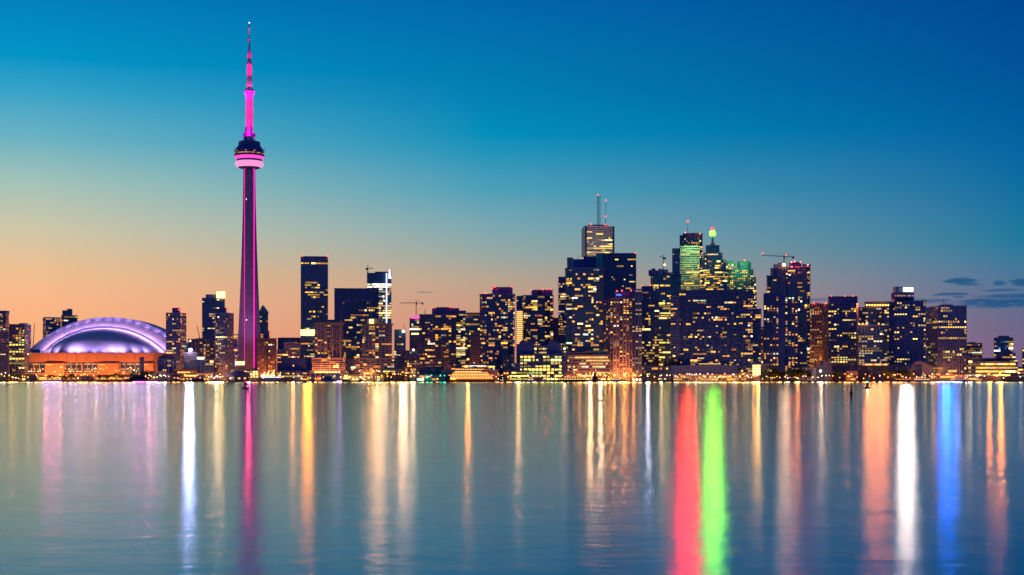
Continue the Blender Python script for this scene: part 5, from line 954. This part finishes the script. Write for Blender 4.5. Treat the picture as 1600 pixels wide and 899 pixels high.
boat('white cabin cruiser lit amber in front of the dark glass office', 822, 838, 1888, 'hull_white', ((.15, .75, 2.4, 0), (.25, .6, 1.9, 0)), 'cabin_light', 3, 1, 'cabin_cruiser', 1.8)
boat('cabin cruiser with orange deck beside the dark glass office', 842, 858, 1888, 'hull_white', ((.2, .7, 2.2, 0),), 'deck_orange', 3, -1, 'cabin_cruiser', 1.8)
boat('low dark launch near the orange ferry stern', 777, 792, 1889, 'hull_dark', ((.3, .7, 1.6, 0),), 'cabin_light', 2, 1, 'launch', 1.5, deckmat='hull_dark')
for k, px in enumerate((479, 482.5, 485.5, 462, 468)):
    r = boat('moored sailboat with bare mast beside the theatre quay', px - 4, px + 4, 1890 + k * .7, 'hull_white', ((.3, .65, .9, 0),), None, 0, 1 if k % 2 else -1, 'sailboat', 1.1, 'sailboats moored by the theatre', beam=2.6)
    MB().bar((PX(px, 1890), 1890 + k * .7, 1.5), (PX(px, 1890), 1890 + k * .7, 18 + 3 * (k % 3)), .3, .16).build('mast', 'steel_pale', r)

# ------------------------------------------------------------------ trees along the shore
def crown_mesh(seed, pine=False):
    rn = random.Random(seed); mb = MB(); blobs = []
    for k in range(11):
        th = rn.uniform(0, 6.28); rr = rn.uniform(0, .38); z = rn.uniform(.38, .88); blobs.append((rr * math.cos(th), rr * math.sin(th), z, rn.uniform(.12, .24)))
    for k in range(620):
        if pine: z = rn.uniform(.12, 1) ; rad = .30 * (1 - z) * rn.uniform(.2, 1.1) + .01; th = rn.uniform(0, 6.28); c = Vector((rad * math.cos(th), rad * math.sin(th), z))
        else:
            bx = rn.choice(blobs); v = Vector((rn.gauss(0, 1), rn.gauss(0, 1), rn.gauss(0, 1))).normalized() * bx[3] * rn.uniform(.55, 1.1); c = Vector(bx[:3]) + v
        a = Vector((rn.gauss(0, 1), rn.gauss(0, 1), rn.gauss(0, 1))).normalized(); b_ = a.cross(Vector((rn.gauss(0, 1), rn.gauss(0, 1), rn.gauss(0, 1)))).normalized(); sz = rn.uniform(.025, .05)
        mb.quad(*[tuple(c + a * p * sz + b_ * q * sz * .7) for p, q in ((-1, -1), (1, -1), (1, 1), (-1, 1))])
    return mb
def trunk_mesh(seed):
    rn = random.Random(seed); mb = MB().bar((0, 0, 0), (.01, 0, .45), .06, .035)
    for k in range(5): th = k * 1.3; mb.bar((0, 0, .25 + .04 * k), (.25 * math.cos(th), .25 * math.sin(th), .6 + .04 * k), .025, .01)
    return mb
TM = []
def put_tree(px, ytop, Y, kind, wide, label, group):
    h = PZ(ytop, Y) - GZ; r = thing('shore_tree', label, 'tree', (PX(px, Y), Y, GZ), group); r.scale = (h * wide, h * wide, h); r.rotation_euler = (0, 0, px)
    if not TM:
        for s_ in range(3): c = crown_mesh(s_).build('crown', 'foliage'); t_ = trunk_mesh(s_).build('trunk', 'bark'); TM.append((c.data, t_.data)); bpy.data.objects.remove(c); bpy.data.objects.remove(t_)
        c = crown_mesh(9, True).build('crown', 'foliage'); t_ = trunk_mesh(9).build('trunk', 'bark'); TM.append((c.data, t_.data)); bpy.data.objects.remove(c); bpy.data.objects.remove(t_)
    for nm, me in zip(('crown', 'trunk'), TM[kind]): o = bpy.data.objects.new(nm, me); col.objects.link(o); o.parent = r
rnd = random.Random(77)
for px, yt, Y, k, w_, lab, gr in [(p, 584 + rnd.uniform(-2, 3), 1930 + rnd.uniform(-8, 6), rnd.randrange(3), 1.1, 'leafy tree on the lit lawn west of the stadium', 'trees on the west lawn') for p in (2, 9, 17, 24, 31, 40, 46)] + \
        [(p, 585 + rnd.uniform(-2, 2), 1922 + rnd.uniform(-5, 5), rnd.randrange(3), 1.0, 'small tree on the promenade below the stadium', 'promenade trees below the stadium') for p in (80, 104, 112, 156, 168, 174, 182, 190)] + \
        [(p, 577 + rnd.uniform(-2, 4), 1926 + rnd.uniform(-5, 5), rnd.randrange(3), 1.0, 'dark leafy tree in front of the ribbed eastern tower', 'dark trees in front of the ribbed tower') for p in (1201, 1208, 1215, 1222, 1238, 1244, 1252, 1265, 1305, 1312)] + \
        [(p, 560 + rnd.uniform(-1, 4), 1972, 3, .9, 'dark conifer on the planted roof of the low annex', 'conifers on the annex roof') for p in (1026, 1040, 1046, 1052, 1061)] + \
        [(p, 578 + rnd.uniform(-3, 3), 1924, rnd.randrange(3), 1.0, 'dark tree in front of the long convention hall', 'trees in front of the convention hall') for p in (1384, 1391, 1398, 1405, 1412, 1420)] + \
        [(p, 583 + rnd.uniform(-3, 2), 1926, rnd.randrange(3), 1.0, 'park tree under the tall white lamps of the market hall', 'park trees by the market hall') for p in (598, 605, 612, 620, 628)] + \
        [(p, 584 + rnd.uniform(-2, 2), 1924, rnd.randrange(3), 1.0, 'quay tree in front of the beige low hotel', 'quay trees by the hotel') for p in (948, 1004, 1010, 1018)] + \
        [(p, 578 + rnd.uniform(-3, 3), 1924, rnd.randrange(3), 1.1, 'dark tree beside the moored ferry and pylon', 'dark trees by the pylon') for p in (207, 213, 228, 233)]:
    put_tree(px, yt, Y, k, w_, lab, gr)
# lawns and planting along the shore edge
for xa, xb in ((-40, 36), (1190, 1300), (1040, 1056)):
    MB().box(PX(xa, 1902), PX(xb, 1902), 1901, 1912, GZ + .1, GZ + .32).build('lawn', 'grass', None, 'structure')

# ------------------------------------------------------------------ markers on the lake
r = thing('channel_buoy', 'dark channel buoy with lattice cone and red lamp below the observation tower', 'buoy', (PX(383, 470), 470, 0)); x = PX(383, 470)
MB().lathe(x, 470, [(.3, -.5), (1.15, -.3), (1.25, .25), (1.1, .45), (.3, .5)], 16).build('float', 'hull_dark', r)
mb = MB()
for k in range(4): th = k * math.pi / 2 + .6; mb.bar((x + .55 * math.cos(th), 470 + .55 * math.sin(th), .45), (x + .2 * math.cos(th), 470 + .2 * math.sin(th), 1.9), .12)
for z_, q in ((.9, .46), (1.4, .34)): mb.lathe(x, 470, [(q + .08, z_), (q + .08, z_ + .22), (q, z_ + .24)], 10)
mb.build('lattice_cone', 'hull_dark', r, 'stuff'); MB().lathe(x, 470, [(.26, 1.8), (.3, 1.9), (.28, 2.25), (.1, 2.35)], 10).build('lantern_cage', 'hull_dark', r); MB().ball((x, 469.9, 2.45), .14).build('lamp', 'red_lamp', r)
Yb = 480; x = PX(1355, Yb); r = thing('channel_buoy', 'lighted buoy with green lantern on a broad dark float', 'buoy', (x, Yb, 0))
MB().lathe(x, Yb, [(.3, -.5), (1.1, -.3), (1.25, .2), (1.2, .35), (.6, .4)], 16).build('float', 'hull_dark', r); MB().lathe(x, Yb, [(.55, .4), (.5, .9), (.62, 1.0), (.62, 1.25), (.4, 1.35), (.55, 1.5), (.5, 1.9), (.2, 2.0)], 12).build('body', 'hull_dark', r)
MB().lathe(x, Yb, [(.28, 2.0), (.3, 2.3), (.12, 2.45)], 10).build('lantern', 'bulb_green', r); spot_light('lantern_glow', (x, Yb - .6, 2.2), (x * .5, 200, 0), (.1, 1, .4), 250, 140, r, .5, .15); MB().lathe(x, Yb, [(.58, .95), (.66, 1.05), (.58, 1.15)], 12).build('reflector_band', 'white_paint', r)
Yp = 236; x = PX(1330, Yp); r = thing('spar_marker', 'dark slender spar marker with thick waterline collar', 'marker', (x, Yp, 0))
MB().lathe(x, Yp, [(.12, -.6), (.16, .0), (.22, .18)], 12).build('foot', 'hull_dark', r); MB().lathe(x, Yp, [(.22, .17), (.27, .35), (.26, .85), (.14, 1.15), (.12, 1.25)], 12).build('collar', 'hull_dark', r); MB().lathe(x, Yp, [(.12, 1.2), (.11, 2.5), (.05, 2.55)], 10).build('spar', 'hull_dark', r)
